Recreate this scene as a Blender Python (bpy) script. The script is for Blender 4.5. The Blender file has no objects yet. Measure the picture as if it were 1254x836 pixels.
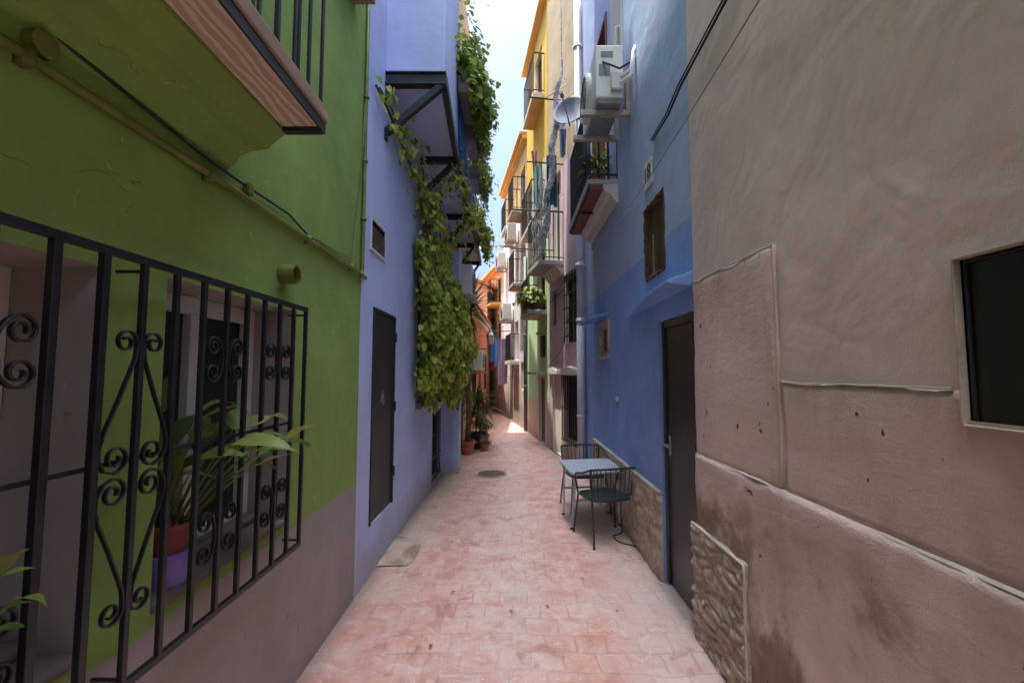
import bpy, math, random
from mathutils import Vector, Matrix, noise as mn
random.seed(7)
R = math.radians
C = bpy.context.scene.collection
H = 1.62            # eye height
FPX = 540.0         # focal length in reference pixels (1254 px wide)
TH = math.atan(37/540.0)
XL, XR = -1.13, 1.18
HG, HL = 16.0, 16.6  # left house heights, unseen tops raised to keep sun off the right walls

# ------------------------------------------------------------------ measuring
def ray(px, py):
    v = (418-py)/FPX
    return Vector(((px-627)/FPX, math.cos(TH)-math.sin(TH)*v, math.sin(TH)+math.cos(TH)*v))

class Frame:
    """a facade line on plan: s runs along it, e sticks out of it into the alley"""
    def __init__(self, p0, p1, side):
        self.o = Vector((p0[0], p0[1], 0)); d = Vector((p1[0]-p0[0], p1[1]-p0[1], 0))
        self.len = d.length; self.u = d.normalized()
        self.n = Vector((-self.u.y, self.u.x, 0)) if side == 'R' else Vector((self.u.y, -self.u.x, 0))
    def p(self, s, z, e=0.0):
        return self.o + self.u*s + self.n*e + Vector((0, 0, z))
    def at(self, px, py, e=0.0):
        r = ray(px, py); c = Vector((0, 0, H)); o = self.o + self.n*e
        t = (o-c).dot(self.n)/r.dot(self.n); q = c+r*t
        return (q-self.o).dot(self.u), q.z
LF = Frame((XL, 0), (XL, 1), 'L')
MF_ = Frame((1.175, 7.12), (.79, 9.35), 'R')
RF = Frame((XR, 0), (XR, 1), 'R')

# ------------------------------------------------------------------ mesh builder
class MB:
    def __init__(self): self.v = []; self.f = []; self.m = []
    def add(self, vs, fs, mi=0):
        b = len(self.v); self.v += [tuple(x) for x in vs]
        for f in fs: self.f.append(tuple(b+i for i in f)); self.m.append(mi)
    def quad(self, a, b, c, d, mi=0): self.add([a, b, c, d], [(0, 1, 2, 3)], mi)
    def hexa(self, p, mi=0):
        self.add(p, [(0, 3, 2, 1), (4, 5, 6, 7), (0, 1, 5, 4), (1, 2, 6, 5), (2, 3, 7, 6), (3, 0, 4, 7)], mi)
    def box(self, x0, x1, y0, y1, z0, z1, mi=0):
        self.hexa([(x0, y0, z0), (x1, y0, z0), (x1, y1, z0), (x0, y1, z0), (x0, y0, z1), (x1, y0, z1), (x1, y1, z1), (x0, y1, z1)], mi)
    def fbox(self, F, s0, s1, z0, z1, e0, e1, mi=0):
        self.hexa([F.p(s0, z0, e0), F.p(s1, z0, e0), F.p(s1, z0, e1), F.p(s0, z0, e1), F.p(s0, z1, e0), F.p(s1, z1, e0), F.p(s1, z1, e1), F.p(s0, z1, e1)], mi)
    def bar(self, p, q, w, h, up=(0, 0, 1), mi=0):
        p = Vector(p); q = Vector(q); d = (q-p).normalized(); up = Vector(up)
        sx = d.cross(up)
        if sx.length < 1e-4: sx = d.cross(Vector((0, 1, 0)))
        sx.normalize(); sy = sx.cross(d).normalized(); sx = sx*w/2; sy = sy*h/2
        self.hexa([p-sx-sy, p+sx-sy, p+sx+sy, p-sx+sy, q-sx-sy, q+sx-sy, q+sx+sy, q-sx+sy], mi)
    def tube(self, pts, r, n=8, mi=0, cap=True):
        pts = [Vector(p) for p in pts]; k = len(pts)
        rs = r if isinstance(r, (list, tuple)) else [r]*k
        d0 = (pts[1]-pts[0]).normalized()
        a = d0.cross(Vector((0, 0, 1)))
        if a.length < 1e-3: a = d0.cross(Vector((0, 1, 0)))
        a.normalize(); vs = []
        for i in range(k):
            d = (pts[min(i+1, k-1)]-pts[max(i-1, 0)])
            if d.length < 1e-9: d = d0
            d.normalize(); a = (a-d*a.dot(d)); a.normalize(); b = d.cross(a)
            for j in range(n):
                t = 2*math.pi*j/n; vs.append(pts[i]+(a*math.cos(t)+b*math.sin(t))*rs[i])
        fs = [(i*n+j, i*n+(j+1) % n, (i+1)*n+(j+1) % n, (i+1)*n+j) for i in range(k-1) for j in range(n)]
        if cap: fs += [tuple(range(n))[::-1], tuple((k-1)*n+j for j in range(n))]
        self.add(vs, fs, mi)
    def strip(self, pts, nrm, w, t, mi=0):
        """flat iron bar bent along pts: w across nrm, t thick"""
        pts = [Vector(p) for p in pts]; nrm = Vector(nrm).normalized(); k = len(pts); vs = []
        for i in range(k):
            d = (pts[min(i+1, k-1)]-pts[max(i-1, 0)]).normalized(); b = d.cross(nrm).normalized()
            for (x, y) in ((-1, -1), (1, -1), (1, 1), (-1, 1)): vs.append(pts[i]+nrm*(x*w/2)+b*(y*t/2))
        fs = [(i*4+j, i*4+(j+1) % 4, (i+1)*4+(j+1) % 4, (i+1)*4+j) for i in range(k-1) for j in range(4)]
        fs += [(0, 3, 2, 1), tuple((k-1)*4+j for j in range(4))]
        self.add(vs, fs, mi)
    def lathe(self, prof, c, n=24, mi=0, axis=None):
        c = Vector(c); ax = Vector(axis).normalized() if axis else Vector((0, 0, 1))
        a = ax.cross(Vector((0, 1, 0)))
        if a.length < 1e-3: a = Vector((1, 0, 0))
        a.normalize(); b = ax.cross(a); vs = []
        for r, h in prof:
            for j in range(n):
                t = 2*math.pi*j/n; vs.append(c+ax*h+(a*math.cos(t)+b*math.sin(t))*r)
        k = len(prof)
        fs = [(i*n+j, i*n+(j+1) % n, (i+1)*n+(j+1) % n, (i+1)*n+j) for i in range(k-1) for j in range(n)]
        fs += [tuple(range(n))[::-1], tuple((k-1)*n+j for j in range(n))]
        self.add(vs, fs, mi)
    def prism(self, poly, vec, mi=0):
        n = len(poly); vec = Vector(vec); a = [Vector(p) for p in poly]; b = [p+vec for p in a]
        fs = [tuple(range(n))[::-1], tuple(range(n, 2*n))]+[(i, (i+1) % n, n+(i+1) % n, n+i) for i in range(n)]
        self.add(a+b, fs, mi)
    def blade(self, base, d, up, L, w, droop=0.3, fold=0.25, n=6, wave=0.0, tip=1.0, twist=0.0):
        """one leaf: three vertices a section, folded on its midrib, bending down along its length"""
        d = Vector(d).normalized(); up = Vector(up)
        side = d.cross(up)
        if side.length < 1e-3: side = d.cross(Vector((1, 0, 0)))
        side.normalize(); p = Vector(base); vs = []; step = L/n; ph = random.random()*6
        for i in range(n+1):
            t = i/n
            ww = w*0.5*(math.sin(math.pi*min(1, (t**0.75)*0.97+0.02))**0.9)*tip+0.0006
            nrm = side.cross(d).normalized(); o = nrm*(fold*ww)
            wv = nrm*(wave*ww*math.sin(t*9+ph))
            vs += [p-side*ww+o+wv, p, p+side*ww+o-wv]
            d = (d+Vector((0, 0, -1))*(droop*step/L*1.6)).normalized()
            if twist: side = (Matrix.Rotation(twist/n, 3, d) @ side)
            side = (side-d*side.dot(d)).normalized()
            p = p+d*step
        fs = []
        for i in range(n): fs += [(3*i, 3*i+1, 3*i+4, 3*i+3), (3*i+1, 3*i+2, 3*i+5, 3*i+4)]
        self.add(vs, fs)
    LOBES = [(0, 0), (-.28, -.06), (-.5, .3), (-.3, .5), (-.33, .8), (0, 1.05)]
    def vleaf(self, p, nrm, down, s, fold=0.2):
        nrm = Vector(nrm).normalized(); d = Vector(down); d = (d-nrm*d.dot(nrm)).normalized(); a = d.cross(nrm)
        vs = [Vector(p)+(a*x+d*y)*s+nrm*(fold*abs(x)*s) for x, y in self.LOBES]
        vs += [Vector(p)+(a*-x+d*y)*s+nrm*(fold*abs(x)*s) for x, y in self.LOBES[1:5]]
        self.add(vs, [(0, 1, 2, 3, 4, 5), (0, 5, 9, 8, 7, 6)])
    def build(self, name, mats, parent=None, smooth=False, bevel=0.0, seg=2):
        me = bpy.data.meshes.new(name); me.from_pydata(self.v, [], self.f)
        for m in (mats if isinstance(mats, (list, tuple)) else [mats]): me.materials.append(m)
        for p, i in zip(me.polygons, self.m): p.material_index = i; p.use_smooth = smooth
        me.update(); o = bpy.data.objects.new(name, me); C.objects.link(o)
        if bevel:
            b = o.modifiers.new('Bevel', 'BEVEL'); b.width = bevel; b.segments = seg; b.limit_method = 'ANGLE'; b.angle_limit = R(40)
        if parent is not None:
            o.parent = parent
            o.matrix_parent_inverse = world_inv(parent)
        return o

def world_of(o):
    m = o.matrix_basis.copy()
    if o.parent: m = world_of(o.parent) @ o.matrix_parent_inverse @ m
    return m
def world_inv(o): return world_of(o).inverted()
def tag(o, label, cat, group=None):
    o['label'] = label; o['category'] = cat
    if group: o['group'] = group
    return o
def thing(name, label, cat, loc=(0, 0, 0), group=None):
    o = bpy.data.objects.new(name, None); C.objects.link(o); o.location = loc; o.empty_display_size = .2
    return tag(o, label, cat, group)
def structure(o): o['kind'] = 'structure'; return o

# ------------------------------------------------------------------ materials
class G:
    def __init__(self, name):
        self.mat = bpy.data.materials.new(name); self.mat.use_nodes = True; self.nt = self.mat.node_tree; self.nt.nodes.clear()
        self.out = self.nt.nodes.new('ShaderNodeOutputMaterial')
        self.geo = self.nt.nodes.new('ShaderNodeNewGeometry'); self.pos = self.geo.outputs['Position']
    def put(self, sock, val):
        if isinstance(val, bpy.types.NodeSocket): self.nt.links.new(val, sock)
        elif isinstance(val, (tuple, list)) and sock.type == 'RGBA': sock.default_value = (*val[:3], 1)
        else: sock.default_value = val
    def n(self, t, ins=None, **kw):
        nd = self.nt.nodes.new(t)
        for k, v in kw.items(): setattr(nd, k, v)
        for k, v in (ins or {}).items(): self.put(nd.inputs[k], v)
        return nd
    def scaled(self, sc, vec=None): return self.n('ShaderNodeVectorMath', {0: vec or self.pos, 1: sc}, operation='MULTIPLY').outputs[0]
    def noise(self, scale, detail=4, rough=.6, vec=None, dist=0.0):
        return self.n('ShaderNodeTexNoise', {'Vector': vec or self.pos, 'Scale': scale, 'Detail': detail, 'Roughness': rough, 'Distortion': dist}).outputs['Fac']
    def ramp(self, fac, a, b):
        return self.n('ShaderNodeMapRange', {0: fac, 1: a, 2: b, 3: 0.0, 4: 1.0}, interpolation_type='SMOOTHSTEP').outputs[0]
    def mix(self, fac, a, b, blend='MIX'):
        nd = self.n('ShaderNodeMix', data_type='RGBA', blend_type=blend)
        self.put(nd.inputs[0], fac); self.put(nd.inputs[6], a); self.put(nd.inputs[7], b); return nd.outputs[2]
    def m(self, op, a, b=0.0, c=0.0): return self.n('ShaderNodeMath', {0: a, 1: b, 2: c}, operation=op).outputs[0]
    def axis(self, i, vec=None): return self.n('ShaderNodeSeparateXYZ', {0: vec or self.pos}).outputs[i]
    def bump(self, h, strength, dist, normal=None):
        nd = self.n('ShaderNodeBump', {'Height': h, 'Strength': strength, 'Distance': dist})
        if normal: self.put(nd.inputs['Normal'], normal)
        return nd.outputs[0]
    def done(self, col, rough=.8, normal=None, metal=0.0, spec=.3, trans=None):
        p = self.n('ShaderNodeBsdfPrincipled', {'Base Color': col, 'Roughness': rough, 'Metallic': metal, 'Specular IOR Level': spec})
        if normal: self.put(p.inputs['Normal'], normal)
        sh = p.outputs[0]
        if trans:
            t = self.n('ShaderNodeBsdfTranslucent', {0: col}); mx = self.n('ShaderNodeMixShader', {0: trans, 1: sh, 2: t.outputs[0]}); sh = mx.outputs[0]
        self.nt.links.new(sh, self.out.inputs[0]); return self.mat

def sc(c, k): return tuple(min(1, x*k) for x in c)
def plaster(name, c, zones=(), var=.25, tint=None, dirt=None, dirt_top=.5, bump=.5, big=.5, rough=.92, streak=.0, peel=None, peel_amt=.62, marks=1.0, cracks=0.0):
    """painted lime plaster. zones: (z, colour) - the colour used below that height"""
    g = G(name); a = g.noise(1.3, 6, .65); b = g.noise(9, 5, .7)
    base = c; z = g.axis(2); jit = g.m('MULTIPLY', g.m('SUBTRACT', g.noise(5, 6, .7), .5), .09)
    zj = g.m('ADD', z, jit)
    for zz, cc in zones:
        base = g.mix(g.m('LESS_THAN', zj, zz), base, cc)
    col = g.mix(g.ramp(a, .35, .7), g.mix(1.0, base, (1-var,)*3, 'MULTIPLY'), base)
    col = g.mix(g.m('MULTIPLY', g.ramp(b, .5, .8), .35), col, g.mix(.5, base, tint or (.6, .55, .5)))
    if streak:
        st = g.noise(1.0, 5, .7, g.scaled((7, 7, .55)))
        col = g.mix(g.m('MULTIPLY', g.ramp(st, .52, .75), streak), col, sc(tint or (.25, .22, .2), .8))
    if peel:
        pn = g.noise(2.2, 7, .68, dist=.6)
        col = g.mix(g.ramp(pn, peel_amt, peel_amt+.02), col, peel)
    if dirt:
        dn = g.m('ADD', zj, g.m('MULTIPLY', g.m('SUBTRACT', g.noise(2.5, 6, .7), .5), dirt_top*1.6))
        col = g.mix(g.m('MULTIPLY', g.ramp(dn, dirt_top, dirt_top*.15), .75), col, dirt)
    # scuffs, small pale knocks and dark specks
    kn = g.noise(13, 5, .75, dist=.8); col = g.mix(g.m('MULTIPLY', g.ramp(kn, .64, .70), .35*marks), col, g.mix(.55, base, (.75, .72, .68)))
    dk = g.noise(38, 3, .6); col = g.mix(g.m('MULTIPLY', g.ramp(dk, .735, .76), .55*marks), col, (.12, .10, .08))
    wv = g.noise(3.5, 3, .6, dist=1.0); wl = g.noise(1.1, 6, .7, g.scaled((1, 1, 1.6)), dist=.3)
    col = g.mix(g.m('MULTIPLY', g.ramp(wl, .50, .68), .28*marks), col, g.mix(1.0, base, (.68, .64, .62), 'MULTIPLY'))
    ck = None
    if cracks:
        cr = g.n('ShaderNodeTexVoronoi', {'Vector': g.n('ShaderNodeVectorMath', {0: g.pos, 1: g.n('ShaderNodeVectorMath', {0: g.n('ShaderNodeTexNoise', {'Vector': g.pos, 'Scale': 3.0, 'Detail': 5.0}).outputs['Color'], 1: (.45, .45, .45)}, operation='MULTIPLY').outputs[0]}, operation='ADD').outputs[0], 'Scale': .9}, feature='DISTANCE_TO_EDGE').outputs['Distance']
        ck = g.m('MULTIPLY', g.ramp(cr, .0028, .0008), g.m('MULTIPLY', g.ramp(wv, .55, .64), cracks))
        col = g.mix(g.m('MULTIPLY', ck, .7), col, g.mix(1.0, base, (.35, .32, .3), 'MULTIPLY'))
    n1 = g.bump(g.noise(2.6, 3, .5, dist=.4), big*.6, .05)
    n2 = g.bump(g.noise(14, 5, .6), bump*.5, .012, n1)
    if ck: n2 = g.bump(ck, .5, -.004, n2)
    n3 = g.bump(g.noise(150, 4, .7), bump*.6, .004, n2)
    return g.done(col, rough, n3, spec=.2)

def simple(name, c, rough=.5, metal=0.0, var=.15, bump=.15, sc_=20, spec=.4, wear=None, wear_amt=.65, dist=.004):
    g = G(name); a = g.noise(sc_*.25, 5, .65); b = g.noise(sc_, 4, .6)
    col = g.mix(g.ramp(a, .35, .7), sc(c, 1-var), sc(c, 1+var*.6))
    if wear: col = g.mix(g.ramp(b, wear_amt, wear_amt+.06), col, wear)
    rg = g.m('ADD', rough-.08, g.m('MULTIPLY', a, .16))
    return g.done(col, rg, g.bump(b, bump, dist), metal, spec)

def leafmat(name, cols, trans=.3, rough=.5):
    g = G(name); r = g.geo.outputs['Random Per Island']
    cr = g.n('ShaderNodeValToRGB', {0: r}); e = cr.color_ramp
    e.elements[0].color = (*cols[0], 1); e.elements[1].color = (*cols[-1], 1)
    for i, c in enumerate(cols[1:-1]): x = e.elements.new((i+1)/(len(cols)-1)); x.color = (*c, 1)
    col = g.mix(g.m('MULTIPLY', g.noise(30, 3), .25), cr.outputs[0], (.02, .03, .005))
    return g.done(col, rough, None, 0, .35, trans)

def wood(name, c1, c2, scale=(2, 14, 14), rough=.8):
    g = G(name); v = g.scaled(scale); a = g.noise(2.2, 6, .6, v, dist=1.2); w = g.n('ShaderNodeTexWave', {'Vector': v, 'Scale': .8, 'Distortion': 9.0, 'Detail': 3.0, 'Detail Scale': 1.2}).outputs['Fac']
    f = g.m('ADD', g.m('MULTIPLY', a, .6), g.m('MULTIPLY', w, .4))
    return g.done(g.mix(g.ramp(f, .38, .62), c1, c2), rough, g.bump(f, .3, .004), spec=.2)

M = {}
M['green'] = plaster('green_plaster', (.26, .395, .105), [(.82, (.37, .33, .315))], var=.22, tint=(.33, .40, .12), bump=.45, big=.6, streak=.22, cracks=.7)
M['lilac'] = plaster('lilac_plaster', (.52, .60, .87), var=.12, tint=(.6, .6, .75), dirt=(.42, .40, .46), dirt_top=.45, bump=.4, big=.45, streak=.22, cracks=.6)
M['pink'] = plaster('pink_plaster', (.73, .58, .55), var=.16, tint=(.64, .56, .54), bump=.4, big=.75, streak=.12, marks=.45)
def roughcast():
    g = G('pink_roughcast'); v = g.scaled((14, 14, 30)); a = g.noise(1.3, 6, .6); r = g.noise(1.0, 5, .62, v, dist=.5)
    col = g.mix(g.ramp(a, .3, .7), (.58, .435, .39), (.70, .55, .50))
    z = g.axis(2); y = g.axis(1)
    # brown damp stains low on the wall
    st = g.noise(1.5, 5, .62, dist=.3); low = g.ramp(z, 1.10, .75)
    col = g.mix(g.m('MULTIPLY', g.ramp(st, .47, .60), g.m('MULTIPLY', low, .9)), col, (.21, .135, .085))
    st2 = g.noise(1.1, 4, .6, g.scaled((3, 2.2, .8)))
    col = g.mix(g.m('MULTIPLY', g.ramp(st2, .48, .64), .5), col, (.38, .27, .21))
    # rust marks and small chips
    ch = g.noise(16, 3, .5); col = g.mix(g.ramp(ch, .715, .735), col, (.12, .06, .03))
    n1 = g.bump(g.noise(3, 3), .4, .04); n2 = g.bump(r, .62, .012, n1); n3 = g.bump(g.noise(110, 5, .7), .7, .005, n2)
    return g.done(col, .93, n3, spec=.2)
M['roughcast'] = roughcast()
M['blue'] = plaster('blue_plaster', (.41, .52, .74), [(2.65, (.26, .40, .80))], var=.18, tint=(.46, .54, .70), dirt=(.3, .3, .38), dirt_top=.3, bump=.4, big=.6, streak=.22)
M['bluehood'] = plaster('blue_hood_plaster', (.22, .37, .72), var=.12, tint=(.3, .4, .65), bump=.25, big=.3)
M['mauve'] = plaster('mauve_plaster', (.46, .31, .40), [(5.3, (.46, .31, .40)), (1.0, (.42, .33, .34))], var=.2, tint=(.55, .42, .45), dirt=(.38, .33, .27), dirt_top=.9, streak=.15)
M['cream_up'] = plaster('cream_plaster', (.62, .54, .36), var=.15, streak=.2, tint=(.5, .45, .35))
M['mauve'] = plaster('mauve_plaster2', (.46, .40, .27), [(5.6, (.64, .49, .57)), (1.0, (.56, .49, .44))], var=.2, tint=(.55, .42, .45), dirt=(.34, .28, .22), dirt_top=.9, streak=.18)
M['mint'] = plaster('mint_plaster', (.60, .43, .08), [(6.4, (.55, .53, .44)), (4.6, (.52, .76, .46)), (.95, (.70, .55, .43))], var=.15, tint=(.55, .6, .4), dirt=(.4, .33, .27), dirt_top=.4, streak=.1)
M['white'] = plaster('white_plaster', (.55, .42, .17), [(6.3, (.74, .75, .76)), (1.5, (.62, .57, .52))], var=.15, tint=(.5, .48, .45), dirt=(.2, .16, .14), dirt_top=1.3, streak=.25, peel=(.42, .36, .31), peel_amt=.66)
M['sand'] = plaster('sand_plaster', (.70, .52, .28), [(4.6, (.66, .58, .5)), (1.4, (.55, .42, .36))], var=.15, streak=.2, dirt=(.25, .2, .16), dirt_top=.8)
M['red'] = plaster('red_plaster', (.68, .26, .14), var=.15, tint=(.6, .25, .12), bump=.3)
M['ochre'] = plaster('ochre_plaster', (.62, .46, .27), var=.15, tint=(.5, .4, .3), dirt=(.35, .3, .3), dirt_top=.6)
M['peach'] = plaster('peach_plaster', (.72, .50, .34), var=.14, tint=(.6, .4, .28), streak=.15)
M['tan'] = plaster('tan_plaster', (.60, .40, .26), [(1.0, (.45, .33, .27))], var=.2, tint=(.5, .35, .25), streak=.2)
M['reveal'] = plaster('grey_reveal', (.44, .39, .36), var=.12, bump=.25, big=.2)
M['whitewash'] = plaster('whitewash', (.66, .63, .58), var=.15, bump=.4, big=.4, streak=.2)
M['sill'] = plaster('sill_cement', (.20, .165, .14), var=.3, bump=.6, big=.3)
M['trim'] = plaster('pale_plaster_ridge', (.62, .54, .46), var=.3, bump=.8, big=.3, tint=(.4, .3, .24))
M['orange'] = plaster('orange_soffit', (.62, .38, .13), var=.12, bump=.2, big=.2)  # orange puts warm bounced light into the colour of soffits and slabs
M['iron'] = simple('black_painted_iron', (.012, .012, .016), .42, .0, .3, .25, 60, .5, (.06, .05, .045), .72)
M['iron2'] = simple('dark_grey_steel', (.028, .030, .035), .5, .2, .3, .2, 30, .5)
M['doormetal'] = simple('anthracite_door_metal', (.034, .036, .036), .36, .0, .35, .08, 7, .5, (.06, .06, .058), .66)
M['panel'] = simple('dark_olive_panel', (.028, .032, .026), .5, .0, .35, .1, 10, .4, (.075, .08, .07), .73)
M['white_pvc'] = simple('white_pvc', (.66, .66, .66), .4, 0, .08, .05, 10)
M['ac'] = simple('ac_casing', (.66, .66, .63), .45, 0, .1, .05, 8, .4, (.45, .4, .33), .68)
M['acdark'] = simple('ac_grille_grey', (.22, .23, .24), .5, 0, .2, .1, 30)
M['bracket'] = simple('bracket_painted_steel', (.42, .38, .33), .55, .1, .25, .2, 25, .4, (.2, .11, .06), .66)
M['pipegrey'] = simple('pale_grey_pipe', (.50, .52, .57), .45, 0, .12, .1, 12)
M['pipegreen'] = simple('green_painted_pipe', (.16, .19, .035), .5, 0, .25, .3, 30, .4, (.2, .17, .1), .7)
M['pipedark'] = simple('dark_grey_pipe', (.10, .11, .12), .5, 0, .2, .1, 12)
M['cable'] = simple('black_cable', (.025, .023, .022), .6, 0, .2, .1, 20)
M['cablew'] = simple('pale_cable', (.45, .43, .42), .6, 0, .2, .1, 20)
M['glass'] = simple('dark_window_glass', (.018, .022, .024), .08, 0, .2, .02, 3, .6)
M['glassbrown'] = simple('brown_dusty_glass', (.030, .022, .016), .28, 0, .4, .05, 5, .5)
M['browndoor'] = wood('dark_brown_wood', (.055, .028, .014), (.12, .066, .035))
M['ply'] = wood('plywood', (.50, .38, .29), (.70, .58, .48), (12, 3.5, 12))
M['board'] = wood('weathered_board', (.30, .22, .16), (.42, .33, .26), (10, 1.2, 10))
M['hole'] = wood('brown_board', (.09, .055, .030), (.17, .105, .055), (2, 9, 1.5))
M['redwood'] = simple('red_brown_paint', (.22, .06, .045), .6, 0, .2, .2, 15)
M['slab'] = plaster('grey_slab', (.44, .42, .42), var=.2, bump=.5, big=.3)
M['brickred'] = plaster('red_brown_soffit', (.26, .10, .085), var=.3, bump=.5, big=.4)
M['terracotta'] = simple('terracotta_pot', (.42, .15, .07), .8, 0, .2, .2, 20)
M['purplepot'] = simple('purple_plastic_pot', (.22, .15, .50), .45, 0, .1, .05, 10)
M['redpot'] = simple('dull_red_pot', (.20, .045, .035), .6, 0, .2, .1, 15)
M['blackpot'] = simple('black_plastic_pot', (.03, .035, .05), .5, 0, .2, .1, 15)
M['greypot'] = simple('grey_planter', (.20, .17, .17), .7, 0, .25, .3, 15)
M['soil'] = simple('soil', (.05, .035, .025), .95, 0, .4, .8, 40, .1, dist=.02)
M['stem'] = simple('plant_stem', (.10, .14, .03), .7, 0, .3, .2, 40)
M['bark'] = simple('brown_bark', (.17, .115, .075), .9, 0, .4, .8, 30, .1, dist=.02)
M['deadleaf'] = leafmat('dry_leaves', [(.28, .17, .08), (.35, .24, .11), (.2, .11, .05)], .2, .8)
M['vine'] = leafmat('vine_leaves', [(.10, .19, .03), (.36, .48, .06), (.60, .64, .09), (.70, .68, .14), (.46, .56, .07), (.13, .24, .03), (.34, .26, .08)], .42)
M['planter'] = leafmat('planter_leaves', [(.10, .19, .03), (.22, .34, .05), (.44, .48, .07), (.16, .27, .04)], .42)
M['lily'] = leafmat('lily_leaves', [(.08, .15, .03), (.14, .24, .04), (.28, .36, .07), (.40, .42, .14), (.10, .18, .04)], .3, .4)
M['yucca'] = leafmat('yucca_leaves', [(.05, .09, .03), (.11, .16, .05), (.16, .2, .06)], .12, .5)
M['fern'] = leafmat('pot_plant_leaves', [(.06, .12, .02), (.13, .2, .03), (.22, .26, .05)], .25)
M['tabletop'] = simple('speckled_grey_tabletop', (.48, .54, .60), .30, 0, .12, .1, 160, .5, (.2, .24, .27), .56)
M['whitesteel'] = simple('white_painted_steel', (.60, .60, .57), .4, 0, .12, .1, 20)
M['greensteel'] = simple('dark_green_steel', (.028, .05, .048), .42, .0, .2, .15, 30, .5)
M['tile'] = simple('roof_terracotta', (.42, .17, .08), .85, 0, .4, .5, 9, .2, (.3, .2, .13), .6, dist=.02)
M['plaque'] = simple('white_ceramic_plaque', (.62, .63, .62), .35, 0, .08, .05, 10)
M['ink'] = simple('dark_blue_ink', (.03, .035, .05), .5, 0, .1, .0, 10)
M['lampglass'] = simple('frosted_lamp_glass', (.62, .58, .52), .25, 0, .1, .02, 10)
M['net'] = simple('grey_net', (.60, .61, .64), .95, 0, .5, 1.0, 45, .1, (.16, .13, .11), .56, dist=.02)
M['manhole'] = simple('cast_iron_cover', (.16, .13, .11), .7, .3, .3, .6, 40, dist=.01)
M['stonecap'] = simple('stone_cap', (.44, .36, .28), .9, 0, .3, .5, 14, .2, dist=.01)
M['bluecloth'] = simple('blue_cloth', (.05, .18, .42), .9, 0, .2, .2, 30, .1)
M['blueshut'] = simple('blue_shutter', (.06, .13, .42), .6, 0, .2, .1, 20)
M['dish'] = simple('grey_dish', (.11, .125, .15), .5, 0, .1, .05, 10)
M['interior'] = simple('dark_interior', (.012, .011, .010), .9, 0, .2, .0, 5, .1)
M['dry'] = simple('dry_straw', (.33, .21, .09), .95, 0, .3, .6, 60, .1)

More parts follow.
